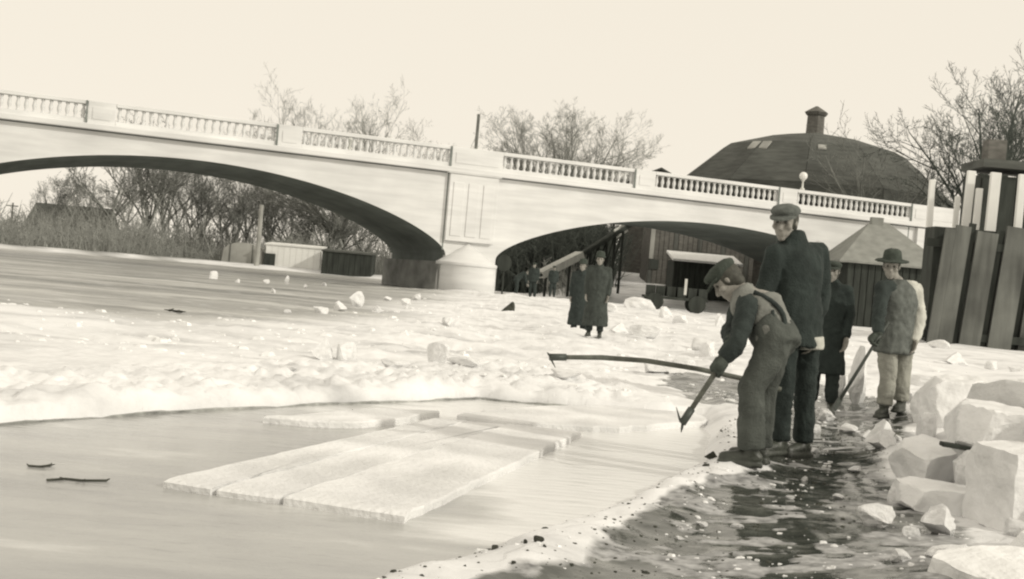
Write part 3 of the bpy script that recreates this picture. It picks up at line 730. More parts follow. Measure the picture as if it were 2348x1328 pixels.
# inclined chute on a trestle
ch = empty('ice_chute', at(1330, 640, 92)); tag(ch, 'inclined timber ice chute on a trestle under the arch', 'chute')
A, Bp, C = at(1238, 632, 90), at(1330, 586, 92), at(1442, 516, 95)
for off in (-.35, .35):
    MB().tube([A + Vector((0, off, 0)), Bp + Vector((0, off, 0)), C + Vector((0, off, 0))], .13, 6).build('rail', M['dark_wood'], ch)
dirv = (Bp - A).normalized(); rotm = dirv.to_track_quat('X', 'Z').to_matrix()
MB().box((A + Bp) / 2 + Vector((0, -.1, .05)), ((Bp - A).length, .9, .5), rotm).build('trough', M['pale_wood'], ch)
dirv = (C - Bp).normalized(); rot2 = dirv.to_track_quat('X', 'Z').to_matrix()
MB().box((Bp + C) / 2, ((C - Bp).length, .9, .12), rot2).build('trough', M['dark_wood'], ch)
MB().box(C + Vector((-.6, -.5, -.5)), (1.3, .08, .7), rot2).build('end_board', M['pale_wood'], ch)
for k in range(6):
    q = Bp.lerp(C, (k + .3) / 6); g = gz(q.x, q.y) - .2
    MB().tube([q, Vector((q.x, q.y, g))], .11, 5).build('trestle_leg', M['dark_wood'], ch)
    if k: MB().tube([q, Vector((pq.x, pq.y, (pq.z + g) / 2))], .07, 5).build('brace', M['dark_wood'], ch)
    pq = q
for q in (A.lerp(Bp, .15), A.lerp(Bp, .75)): MB().tube([q, Vector((q.x, q.y, gz(q.x, q.y) - .2))], .1, 5).build('trestle_leg', M['dark_wood'], ch)
# dark shed by the abutment and wagon in the arch
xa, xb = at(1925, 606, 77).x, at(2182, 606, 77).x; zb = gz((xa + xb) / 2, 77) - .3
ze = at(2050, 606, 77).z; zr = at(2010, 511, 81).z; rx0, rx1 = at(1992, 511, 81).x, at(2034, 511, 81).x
ab = empty('boathouse', ((xa + xb) / 2, 77, zb)); tag(ab, 'dark boathouse with added hipped roof and chimney stub in cast-shadow grey standing before the bridge abutment', 'boathouse')
MB().box(((xa + xb) / 2 + .15, 80.2, (zb + ze) / 2), (xb - xa - .9, 5.6, ze - zb)).build('wall', M['dark_wood'], ab)
for q in range(14): MB().box((xa + .6 + (q + .5) * (xb - xa - .9) / 14, 77.36, (zb + ze) / 2 - .05), ((xb - xa - .9) / 14 - .05, .1, ze - zb - .15)).build('plank', M['dark_wood'], ab)
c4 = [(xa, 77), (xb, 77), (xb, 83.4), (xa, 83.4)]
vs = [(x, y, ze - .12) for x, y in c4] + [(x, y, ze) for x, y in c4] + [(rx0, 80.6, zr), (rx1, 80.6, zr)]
MB().add(vs, [(3, 2, 1, 0), (0, 1, 5, 4), (1, 2, 6, 5), (2, 3, 7, 6), (3, 0, 4, 7), (4, 5, 9, 8), (5, 6, 9), (6, 7, 8, 9), (7, 4, 8)]).build('roof', M['roof_shadow_grey'], ab)  # roof added in the outline of the shadow on the bridge face
MB().box(((rx0 + rx1) / 2 - .2, 80.6, zr + .05), (.75, .5, .5)).build('chimney', M['roof_shadow_grey'], ab)  # stub added at the peak of that shadow outline
wg = empty('flat_wagon', at(1545, 705, 72)); wg.location.z = gz(wg.location.x, 72); tag(wg, 'dark loaded wagon standing on the ice under the arch', 'wagon')
wx, wz = wg.location.x, wg.location.z
MB().box((wx, 72, wz + .75), (3.6, 1.5, .16)).build('bed', M['dark_wood'], wg)
for sx in (-1.2, 1.2):
    for sy in (-.75, .75):
        MB().add(*(lambda b: (b.v, b.f))(MB().loft([[Vector((wx + sx + .5 * math.cos(6.283 * i / 14), 72 + sy + o, wz + .5 + .5 * math.sin(6.283 * i / 14))) for i in range(14)] for o in (-.05, .05)]))).build('wheel', M['dark_wood'], wg)
for k in range(6): MB().box((wx - 1.4 + k * .56, 72, wz + 1.12), (.5, 1.2, .56), Matrix.Rotation(R(k * 4 - 9), 3, 'Z')).build('load', M['dark_wood'], wg)
MB().box((wx + .45, 71.1, wz + 1.45), (.14, .1, .9)).build('stake', M['pale_wood'], wg)

# plank bulkhead, dark store and white posts on the right
bp0 = gnd(2162, 792); bx, by = bp0.x, 48.5
bulk = empty('plank_bulkhead', (bx, by, 0)); tag(bulk, 'leaning wall of wide weathered upright planks at the river edge', 'bulkhead')
lean_m = Matrix.Rotation(R(4.5), 3, 'Y')
wid = [.42, .62, .30, .86, .34, .95, .32, .9, .4, .9]; xx = bx
for k, w_ in enumerate(wid):
    dark = k in (2, 4, 6, 8); hh = 4.75 + (.15 * ((k * 7) % 3 - 1))
    c = Vector((xx + w_ / 2, by + (.25 if dark else 0) + .12 * k, hh / 2 - .15))
    MB().box(c + Vector((hh / 2 * math.tan(R(4.5)), 0, 0)), (w_ - .05, .14, hh), lean_m).build('plank', M['dark_wood'] if dark else M['mid_wood'], bulk)
    xx += w_
for z_, th in ((.35, .3), (3.9, .3)):
    MB().box((bx + 3.0, by + .72, z_), (6.2, .25, th)).build('wale', M['dark_wood'], bulk)
MB().box((bx + 3.1, by + 1.6, 2.2), (5.6, 1.2, 4.7)).build('fill', M['dark_wood'], bulk)
stx = at(2252, 400, 55).x
st = empty('timber_store', (stx + 5, 58, 0)); tag(st, 'tall dark timber store with chimney behind the plank bulkhead', 'building')
ztop = at(2300, 372, 55).z
MB().box((stx + 6, 56.2, ztop / 2 - .3), (12, 2.2, ztop - .6)).build('wall', M['dark_wood'], st)
MB().box((stx + 6.1, 56.2, ztop - .1), (12.3, 2.8, .35)).build('roof', M['roof'], st)
for k in range(16): MB().box((stx + .4 + k * .75, 55.02, ztop / 2 - .35), (.68, .12, ztop - .8)).build('plank', M['dark_wood'], st)
c = at(2287, 350, 56); MB().box((c.x, 56.4, ztop + .5), (.8, .8, 1.2)).build('chimney', M['brick'], st)
for k, (xa, ya, xb, yb, wd) in enumerate([(2138, 412, 2138, 474, .24), (2196, 450, 2193, 492, .2), (2228, 392, 2212, 500, .34), (2246, 432, 2238, 496, .26), (2284, 396, 2268, 520, .42), (2345, 400, 2340, 440, .3)]):
    Y = 53.0 - (.3 * k)
    a, b_ = at(xa, ya, Y), at(xb, yb, Y); g = Vector((b_.x - (a.x - b_.x) * .4, Y, -.1))
    d = (a - g); mb = MB(); rot = d.to_track_quat('Z', 'X').to_matrix()
    o = mb.box((a + g) / 2, (wd, .18, d.length), rot).build('white_post', M['white_wall'], bevel=.02)
    tag(o, ['slender white post beside the bridge end', 'short white post at the bulkhead corner', 'tall white leaning post over the bulkhead corner', 'slim white post in front of the dark store', 'widest white leaning post against the dark store', 'white post high on the dark store wall'][k], 'post', 'white posts by the dark store')

# ------------------------------------------------------------------ ice: slabs, blocks, chunks
def rough_mesh(me, amp, freq, seed, cuts=3):
    bm = bmesh.new(); bm.from_mesh(me)
    bmesh.ops.subdivide_edges(bm, edges=list(bm.edges), cuts=cuts, use_grid_fill=True)
    bmesh.ops.recalc_face_normals(bm, faces=bm.faces); bm.normal_update()
    for v in bm.verts:
        q = v.co * freq + Vector((seed * 3.1, seed * 1.7, seed))
        v.co += v.normal * (noise.noise(q) * amp + noise.noise(q * 3) * amp * .4)
    bm.to_mesh(me); bm.free(); return me
def slab(poly, z0, z1, label, group, seed, amp=.006):
    cx = sum(p.x for p in poly) / len(poly); cy = sum(p.y for p in poly) / len(poly)
    pl = []
    for i, p in enumerate(poly):
        q = poly[(i + 1) % len(poly)]; m_ = max(2, int((q - p).length / .12))
        for k in range(m_):
            t = p.lerp(q, k / m_); j = amp * 2.2 + (.006 if amp < .01 else .02)
            pl.append((t.x + (noise.noise(t * 7 + Vector((seed, 0, 0))) + .5 * noise.noise(t * 23)) * j - cx, t.y + (noise.noise(t * 7 + Vector((0, seed, 0))) + .5 * noise.noise(t * 23 + Vector((4, 0, 0)))) * j - cy))
    k = len(pl); inner = [(x * .975, y * .985) for x, y in pl]
    mb = MB(); vs = [(x, y, z0) for x, y in pl] + [(x, y, z1 - .012) for x, y in pl] + [(x, y, z1) for x, y in inner] + [(0, 0, z1)]
    fs = [tuple(range(k))[::-1]] + [(i, (i + 1) % k, k + (i + 1) % k, k + i) for i in range(k)] + [(k + i, k + (i + 1) % k, 2 * k + (i + 1) % k, 2 * k + i) for i in range(k)] + [(2 * k + i, 2 * k + (i + 1) % k, 3 * k) for i in range(k)]
    mb.add(vs, fs); o = mb.build('ice_slab', M['slab']); o.location = (cx, cy, 0)
    return tag(o, label, 'ice slab', group)
zt = -.068
A, B_, C_, D_ = (gnd(370, 1098, zt), gnd(490, 1116, zt), gnd(645, 1137, zt), gnd(930, 1180, zt))
E1, E2, E3, E4 = gnd(1000, 958, zt), gnd(1075, 964, zt), gnd(1165, 972, zt), gnd(1335, 990, zt)
g_ = .006
def pinch(a, b_, c_, d_): 
    u = (b_ - a).normalized() * g_; return [a + u, b_ - u, c_ - u, d_ + u]
G = 'cut ice slabs floating in the channel'
slab(pinch(A, B_, E2, E1), -.2, zt, 'narrow outer strip of the cut ice raft facing the open channel', G, 1)
slab(pinch(B_, C_, E3, E2), -.2, zt - .004, 'narrow middle strip of the cut ice raft', G, 2)
slab(pinch(C_, D_, E4, E3), -.2, zt + .003, 'widest strip of the cut ice raft with a sharp corner', G, 3)
slab([gnd(*q, -.06) for q in ((610, 955), (860, 934), (1000, 941), (900, 962), (760, 968))], -.2, -.06, 'thin long floe lying behind the cut ice raft', G, 4, .02)
slab([gnd(*q, -.06) for q in ((1040, 948), (1260, 929), (1540, 931), (1640, 962), (1420, 980), (1180, 966))], -.2, -.06, 'large pale floe below the long pike pole', G, 5, .02)

def cake(p, d, rz, label, seed, tilt=(0, 0), m='ice_block', group=None, amp=.02):
    mb = MB().box((0, 0, 0), d); me_ = mb.mesh('ice_block')
    bm = bmesh.new(); bm.from_mesh(me_); bmesh.ops.subdivide_edges(bm, edges=list(bm.edges), cuts=2, use_grid_fill=True); bm.to_mesh(me_); bm.free()
    rough_mesh(me_, amp * .8, 3.0 / max(d), seed, 4)
    rn = random.Random(seed); D = Vector(d) / 2
    cuts = []
    for _ in range(11):
        n_ = Vector((rn.choice((-1, 1)) * rn.uniform(.25, 1), rn.choice((-1, 1)) * rn.uniform(.25, 1), rn.choice((-1, 1, 1)) * rn.uniform(.25, 1))).normalized()
        ext = abs(n_.x) * D.x + abs(n_.y) * D.y + abs(n_.z) * D.z; cuts.append((n_, ext * rn.uniform(.66, .93)))
    for v in me_.vertices:
        p_ = v.co.copy()
        for n_, q_ in cuts:
            ex = p_.dot(n_) - q_
            if ex > 0: p_ -= n_ * ex
        w_ = p_ * 9
        v.co = p_ + Vector((noise.noise(w_ + Vector((seed, 0, 0))), noise.noise(w_ + Vector((0, seed, 0))), noise.noise(w_ + Vector((0, 0, seed))))) * .012
    me_.materials.append(M[m])
    o = bpy.data.objects.new('ice_block', me_); col.objects.link(o); o.location = p; o.rotation_euler = (tilt[0], tilt[1], rz)
    return tag(o, label, 'ice block', group)
def chunk_mesh(seed, fac=.25):
    bm = bmesh.new(); bmesh.ops.create_icosphere(bm, subdivisions=3, radius=1)
    rn = random.Random(seed); planes = [(Vector((rn.gauss(0, 1), rn.gauss(0, 1), rn.gauss(0, .8))).normalized(), rn.uniform(.35, .68)) for _ in range(11)]
    for v in bm.verts:
        for n_, d_ in planes:
            e = v.co.dot(n_) - d_
            if e > 0: v.co -= n_ * e
        v.co += v.co.normalized() * (noise.noise(v.co * 4 + Vector((seed, 0, 0))) * .09 + noise.noise(v.co * 11 + Vector((seed, 0, 0))) * .04)
    me_ = bpy.data.meshes.new('ice_chunk'); bm.to_mesh(me_); bm.free()
    me_.materials.append(M['ice_block']); return me_
CH = [chunk_mesh(k) for k in range(6)]
def chunk(px, py, wpx, hpx, label, k, group=None, rz=0, z=0.0, mm=None, name='ice_chunk', cat='ice chunk'):
    """px,py = foot of the chunk; size in metres follows from its distance"""
    g = gnd(px, py, z); Y = g.y; zz = gz(g.x, Y)
    s_ = Y / FPX
    me_ = CH[k % 6]
    if mm: me_ = me_.copy(); me_.materials.clear(); me_.materials.append(M[mm])
    o = bpy.data.objects.new(name, me_); col.objects.link(o)
    o.scale = (wpx * s_ / 2 * 1.5, wpx * s_ / 2 * 1.2, hpx * s_ / 2 * 1.6); o.rotation_euler = (0, 0, rz)
    o.location = (g.x, Y, zz + hpx * s_ * .30); return tag(o, label, cat, group)
# block pile on the right
def berg(p, d, rz, label, k, tilt=(0, 0), m='ice_block'):
    me_ = CH[k % 6].copy(); me_.materials.clear(); me_.materials.append(M[m])
    o = bpy.data.objects.new('ice_block', me_); col.objects.link(o); o.location = p; o.scale = [q * .78 for q in d]; o.rotation_euler = (tilt[0], tilt[1], rz)
    return tag(o, label, 'ice block')
cake((2.78, 6.6, .20), (.46, .44, .42), R(12), 'squared ice block at the front of the pile', 2, (R(2), R(-2)), amp=.01)
cake((3.05, 7.4, .36), (.80, .5, .36), R(-6), 'wide ice block laid under the dark plank', 5, (R(3), R(4)), amp=.015)
cake((3.62, 8.1, .60), (1.2, 1.2, .20), R(10), 'broad snow topped slab crowning the block pile', 8, (R(-8), R(-4)), 'snow_block', amp=.02)
cake((2.62, 7.75, .14), (.34, .30, .24), R(30), 'tilted ice block leaning on the pile beside the trampled ice', 9, (R(14), R(-10)), amp=.012)
cake((2.48, 7.0, .05), (.50, .32, .13), R(-4), 'flat cracked ice block lying on wet ice at the foot of the pile', 11, (R(4), R(2)), amp=.012)
cake((2.72, 5.6, .05), (.72, .5, .20), R(8), 'low snow covered block half sunk below the squared block', 13, (R(3), R(-4)), 'snow_block', amp=.02)
cake((3.22, 6.3, .18), (.5, .6, .30), R(-14), 'ice block wedged behind the squared block of the pile', 14, (R(3), R(6)), amp=.015)
berg((3.5, 6.95, .34), (.42, .42, .34), R(20), 'rough angular ice block at the back of the pile', 1, (R(-5), R(4)))
berg((2.95, 6.75, .34), (.26, .3, .26), R(50), 'jagged lump riding on the squared block', 2, (R(12), R(8)))
berg((2.72, 7.2, .20), (.24, .26, .24), R(80), 'angular lump filling the gap beside the wide block', 3, (R(20), R(0)))
berg((3.3, 7.0, .55), (.3, .26, .18), R(130), 'small angular lump on top of the pile beside the plank', 4, (R(-14), R(10)))
berg((2.95, 5.9, .12), (.34, .3, .22), R(10), 'broken wedge of ice in front of the squared block', 5, (R(8), R(-8)))
cake((2.12, 5.0, .03), (.62, .5, .16), R(14), 'lowest snow crusted slab in front of the whole pile', 21, (R(2), R(-5)), 'snow_block', amp=.02)
berg((1.98, 5.45, .02), (.2, .22, .1), R(60), 'small flat ice wedge beside the lowest slab', 3, (R(0), R(6)))
berg((2.2, 6.2, .04), (.2, .16, .12), R(35), 'small wedge of ice beside the low snow covered block', 0, (R(0), R(10)))
cake((4.15, 11.6, .22), (.62, .5, .55), R(16), 'upright ice block standing behind the brimmed hat man', 16, (R(3), R(-2)), amp=.03)
pm = (at(2172, 1018, 7.35) + at(2282, 1040, 7.2)) / 2
o = MB().box((0, 0, 0), (.34, .09, .025)).build('plank', M['dark_wood'], bevel=.004); o.name = 'short_plank'; o.location = pm; o.rotation_euler = (0, R(4), R(-6)); tag(o, 'short dark plank lying on the ice block pile', 'plank')
chunk(2022, 1052, 84, 58, 'triangular ice lump on the trampled ice beside the pile', 0, rz=.4)
chunk(2118, 1066, 74, 66, 'pale ice lump touching the leaning block', 1, rz=1.0)
chunk(2010, 1190, 92, 46, 'pale loaf shaped ice lump in the wet foreground', 2, rz=.2)
chunk(1910, 925, 56, 84, 'tall broken ice lump behind the crowbar', 3, rz=1.7)
chunk(1962, 935, 64, 130, 'upright white ice lump beside the brimmed hat man', 4, rz=.9)
for k, (x, y, w_, h_) in enumerate([(2075, 1150, 60, 40), (2150, 1190, 36, 26), (2110, 1140, 30, 22), (2245, 1118, 40, 26), (2200, 1112, 34, 20), (2300, 1108, 30, 20), (2090, 1228, 40, 24), (2060, 1290, 60, 26), (2320, 1230, 50, 40), (2130, 985, 60, 34), (2090, 960, 46, 30)]):
    chunk(x, y, w_, h_, 'broken ice piece wedged among the blocks of the pile', k + 1, 'ice pieces among the pile', rz=k * 1.1)
gs = 'small ice bits on the trampled ice'
for k, (x, y, w_, h_) in enumerate([(1990, 1000, 34, 18), (1870, 985, 30, 20), (1890, 960, 50, 26), (1940, 985, 44, 20), (1925, 1132, 22, 11), (1866, 1035, 26, 15), (1845, 1090, 20, 10), (2060, 1010, 26, 13), (1752, 1110, 22, 10), (1815, 1130, 18, 9), (1960, 1080, 40, 13), (1610, 1175, 30, 10), (1560, 1200, 22, 8), (1690, 1180, 26, 8)]):
    chunk(x, y, w_, h_, 'small broken ice bit lying on the dark trampled ice', k, gs, rz=k * .7)
OWN = {(740, 832): 'narrow ragged snow lump touching a broader one on the white ice field', (793, 834): 'broad ragged snow lump touching a narrower one on the white ice field',
       (1003, 842): 'lone upright snow lump on the white ice field below the pier', (900, 855): 'low flat snow lump between the lone upright lump and the touching pair', (1060, 850): 'low wide snow lump just beyond the lone upright lump',
       (660, 862): 'lowest flat snow lump at the brink of the ice field', (815, 700): 'largest white ice chunk standing on the grey river ice', (488, 640): 'squarish white ice chunk alone on the far grey ice', (735, 722): 'wide low ice chunk beside the largest chunk on the grey ice',
       (1470, 722): 'long white snow block lying in front of the dark wagon', (1030, 752): 'white ice chunk on the snow in front of the dark pointed rock', (2190, 838): 'largest snow lump at the foot of the plank bulkhead'}
for lab, lst, gp in [
    ('ragged snow lump standing at the edge of the white ice field', [(740, 832, 50, 42), (793, 834, 66, 44), (1003, 842, 52, 46), (900, 855, 60, 18), (1060, 850, 70, 20), (660, 862, 54, 14)], 'snow lumps along the ice field edge'),
    ('small white ice chunk scattered on the grey river ice', [(815, 700, 28, 34), (735, 722, 40, 22), (778, 712, 28, 20), (488, 640, 18, 18), (658, 652, 14, 16), (612, 650, 14, 10), (700, 662, 12, 9), (742, 658, 14, 10), (862, 714, 30, 14), (627, 672, 14, 10), (930, 700, 24, 16), (956, 690, 30, 18), (890, 690, 16, 10), (1030, 752, 40, 30), (545, 648, 10, 8), (660, 720, 16, 9)], 'ice chunks scattered on the river'),
    ('broken snow block along the far side of the work area', [(1470, 722, 60, 26), (1520, 735, 40, 26), (1600, 800, 44, 30), (1650, 752, 30, 30), (1560, 745, 36, 24), (1420, 760, 50, 22), (1620, 812, 60, 36), (1480, 772, 70, 26), (1700, 790, 40, 30), (1390, 722, 36, 20), (1300, 880, 90, 18), (1500, 860, 60, 26), (1560, 840, 50, 22)], 'snow blocks beyond the pole'),
    ('snow lump on the bank before the plank bulkhead', [(2190, 838, 60, 26), (2270, 842, 50, 22), (2120, 880, 70, 26), (2230, 890, 60, 20), (2150, 800, 40, 22), (2330, 850, 40, 20)], 'snow lumps near the bulkhead')]:
    for k, (x, y, w_, h_) in enumerate(lst): chunk(x, y, w_, h_, OWN.get((x, y), lab), k + len(lst), gp, rz=k * 1.3)
rk = gnd(1162, 716); rz_ = gz(rk.x, rk.y) - .05; q_ = rk.y / FPX
mb = MB(); prf = [(-19, -3), (-8, 10), (2, 20), (10, 27), (14, 27), (17, 18), (17, -3)]
mb.loft([[Vector((rk.x + a * q_ * w_ + .5 * q_ * (k_ % 3), rk.y + y_, rz_ + b_ * q_ * w_)) for k_, (a, b_) in enumerate(prf)] for y_, w_ in ((-.25, .8), (-.1, 1.0), (.2, 1.0), (.4, .7))])
tag(mb.build('dark_rock', M['dirt'], bevel=.03), 'dark pointed rock sticking out of the snow near the pier', 'rock')
cl = 'dark dirt clod on the slush rim of the channel'
for k, (x, y, w_, h_) in enumerate([(1632, 1050, 36, 16), (1136, 1243, 20, 12), (1205, 1240, 12, 9), (1232, 1238, 22, 14), (1250, 1246, 12, 8), (1620, 1072, 18, 8), (1068, 1272, 8, 5), (1180, 1268, 12, 7)]):
    chunk(x, y, w_, h_, cl, k, 'dirt clods on the slush rim', rz=k, mm='dirt', name='dirt_clod', cat='clod')
for k, (pts, lab) in enumerate([([(66, 1068), (92, 1070), (116, 1067)], 'short dark twig floating alone on the channel water'), ([(108, 1101), (150, 1098), (190, 1102), (244, 1102)], 'long dark branch floating on the channel water'), ([(388, 716), (402, 714), (416, 722)], 'small dark tangle of twigs on the grey river ice'), ([(0, 962), (8, 966), (16, 964)], 'dark scrap at the edge of the channel water')]):
    e = empty('driftwood', gnd(*pts[0], WATER_Z)); tag(e, lab, 'driftwood')
    z = WATER_Z + .005 if k != 2 else 0.0
    ps = [gnd(*q, z) for q in pts]; sc_ = ps[0].y / FPX
    if k == 2: ps = [Vector((p.x, p.y, gz(p.x, p.y) + .05)) for p in ps]
    MB().tube(ps, [3 * sc_] * len(ps), 5).build('stem', M['dirt'], e)
    rn = random.Random(k)
    for q in range(7):
        b0 = ps[rn.randrange(len(ps))]; MB().tube([b0, b0 + Vector((rn.uniform(-1, 1), rn.uniform(-.6, .6), rn.uniform(0, .35))) * 14 * sc_], [2.4 * sc_, 1.2 * sc_], 4).build('twig', M['dirt'], e)
# loose crumbs of ice and grit nobody could count
def crumbs(name, label, n, fx, seed, m):
    rn = random.Random(seed); mb = MB(); pts = []
    while len(pts) < n:
        p = fx(rn)
        if p: pts.append(p)
    zs = terrain(np.array([p[0] for p in pts]), np.array([p[1] for p in pts]))[0]
    for (x, y, r), z in zip(pts, zs):
        c = Vector((x, y, z + r * .12)); vs = []
        for a in range(5):
            an = a * 1.2566 + rn.uniform(-.4, .4); vs.append(c + Vector((math.cos(an) * r * rn.uniform(.7, 1.6), math.sin(an) * r * rn.uniform(.6, 1.2), -r * .4)))
        vs += [c + (v - c) * rn.uniform(.45, .8) + Vector((0, 0, r * rn.uniform(.35, .6))) for v in vs]
        mb.add(vs, [(4, 3, 2, 1, 0), (5, 6, 7, 8, 9)] + [(i, (i + 1) % 5, 5 + (i + 1) % 5, 5 + i) for i in range(5)])
    return tag(mb.build(name, m), label, kind='stuff')
def wet_spot(rn):
    y = 3.6 + rn.random() ** 1.3 * 10.5; x = float(bank_x(y)) + .05 + rn.random() * 2.4
    if noise.noise(Vector((x * 2.6, y * 2.0, 3))) + .5 * noise.noise(Vector((x * 7, y * 6, 3))) < .08 + rn.gauss(0, .1): return None
    return x, y, min(.030, .003 + rn.expovariate(190))
crumbs('ice_crumbs', 'scattered crumbs of white ice on the trampled wet ice', 1000, wet_spot, 8, M['ice_block'])
def rim_spot(rn):
    y = 3.8 + rn.random() * 7; x = float(bank_x(y)) + rn.uniform(.05, 1.3)
    return x, y, min(.016, .003 + rn.expovariate(300))
crumbs('dirt_specks', 'dark grit specks strewn over slush and trampled ice', 1100, rim_spot, 9, M['dirt'])
def field_spot(rn):
    y = 12.3 + rn.random() ** 1.6 * 45; x = rn.uniform(-4 - y * .3, 3 + y * .25)
    return (x, y, min(.09, .01 + rn.expovariate(45))) if x > -3.5 or y < 20 else None
crumbs('snow_crumbs', 'broken snow crumbs spread over the white ice field', 1500, field_spot, 10, M['snow_block'])
#PEOPLE
# ------------------------------------------------------------------ people
UP = Vector((0, 0, 1))
def basis(f):
    f = Vector(f).normalized(); r = f.cross(UP).normalized(); return f, r, r.cross(f).normalized()

def head_shapes(mb, c, f, r, u, k=1.0):
    E = mb.ellipsoid
    E(c + u * .035 * k - f * .012 * k, [r * .076 * k, f * .096 * k, u * .098 * k])
    E(c - u * .045 * k + f * .022 * k, [r * .060 * k, f * .070 * k, u * .072 * k])
    E(c - u * .098 * k + f * .062 * k, [r * .028 * k, f * .026 * k, u * .024 * k])
    mb.capsule(c + f * .083 * k + u * .024 * k, c + f * .106 * k - u * .026 * k, .010 * k, .0165 * k, 8)
    mb.capsule(c + f * .074 * k + u * .040 * k + r * .034 * k, c + f * .074 * k + u * .040 * k - r * .034 * k, .0155 * k, None, 8)
    for s_ in (-1, 1):
        E(c + r * .046 * s_ * k + f * .056 * k - u * .018 * k, [r * .026 * k, f * .026 * k, u * .026 * k])
        E(c + r * .080 * s_ * k - f * .010 * k - u * .002 * k, [r * .007 * k, f * .015 * k, u * .025 * k])
    mb.capsule(c + f * .084 * k - u * .060 * k + r * .020 * k, c + f * .084 * k - u * .060 * k - r * .020 * k, .010 * k, None, 8)
    mb.capsule(c + f * .082 * k - u * .074 * k + r * .016 * k, c + f * .082 * k - u * .074 * k - r * .016 * k, .0105 * k, None, 8)

def grip_hand(mb, wrist, c, a, rp=.016, k=1.0):
    """palm and five fingers closed round a bar of radius rp through c along a"""
    a = a.normalized(); n = wrist - c; n = (n - a * n.dot(a)).normalized(); b = a.cross(n)
    palm = c + n * (rp + .020)
    mb.capsule(wrist, palm + n * .012, .027 * k, .030 * k, 10)
    for o in (-.030, -.010, .010, .030): mb.capsule(palm + a * o + b * .030 - n * .004, palm + a * o - b * .028, .015 * k, .014 * k, 8)
    for i, o in enumerate((-.034, -.0115, .0115, .034)):
        rr = rp + .011; L = (1.0, 1.08, 1.03, .85)[i]
        ps = [palm + a * o + b * .034]
        for an in (70 * L, 135 * L, 195 * L): ps.append(c + a * o + (n * math.cos(R(an)) + b * math.sin(R(an))) * rr)
        for q in range(3): mb.capsule(ps[q], ps[q + 1], (.0105, .0098, .009)[q] * k, (.0098, .009, .0082)[q] * k, 8)
    ps = [palm - b * .024 + a * .022]
    for an in (-65, -120, -165): ps.append(c + a * .044 + (n * math.cos(R(an)) + b * math.sin(R(an))) * (rp + .012))
    for q in range(3): mb.capsule(ps[q], ps[q + 1], (.0125, .011, .010)[q] * k, (.011, .010, .009)[q] * k, 8)

def relaxed_hand(mb, wrist, d, inward, k=1.0):
    d = d.normalized(); inward = (inward - d * inward.dot(d)).normalized(); s_ = d.cross(inward)
    palm = wrist + d * .05
    for o in (-.027, -.009, .009, .027): mb.capsule(wrist + s_ * o * .6, palm + d * .04 + s_ * o, .017 * k, .0135 * k, 8)
    for i, o in enumerate((-.030, -.010, .010, .030)):
        L = (.85, 1.0, .97, .78)[i]; p = palm + d * .042 + s_ * o; dd = d.copy()
        for q, ln in enumerate((.040, .027, .021)):
            dd = (dd + inward * (.28 + .16 * q)).normalized(); p2 = p + dd * ln * L
            mb.capsule(p, p2, (.0105, .0098, .009)[q] * k, (.0098, .009, .008)[q] * k, 8); p = p2
    p = wrist + d * .025 - s_ * .026; dd = (d * .7 - s_ * .7 + inward * .25).normalized()
    for q, ln in enumerate((.038, .030, .024)):
        p2 = p + dd * ln; mb.capsule(p, p2, (.013, .0115, .010)[q] * k, (.0115, .010, .009)[q] * k, 8); p = p2; dd = (dd + d * .35 + inward * .15).normalized()

def stand(loc, face, h=1.75, yaw=None):
    """joint positions of an upright figure; L and R are the figure's own sides"""
    k = h / 1.75; f = Vector((math.cos(face), math.sin(face), 0)); r = f.cross(UP); o = Vector(loc)
    P = lambda a, b, c: o + r * (a * k) + f * (b * k) + UP * (c * k)
    J = dict(f=f, r=r, k=k, pelvis=P(0, 0, .95), chest=P(0, .01, 1.28), neck=P(0, .0, 1.47), head=P(0, .035, 1.615))
    for s_, n_ in ((-1, 'L'), (1, 'R')):
        J['sh' + n_] = P(.185 * s_, 0, 1.41); J['el' + n_] = P(.235 * s_, -.02, 1.13); J['wr' + n_] = P(.225 * s_, .06, .88)
        J['hip' + n_] = P(.095 * s_, 0, .92); J['kn' + n_] = P(.105 * s_, .03, .50); J['an' + n_] = P(.115 * s_, -.02, .09)
        J['toe' + n_] = P(.14 * s_, .19, .03)
    return J

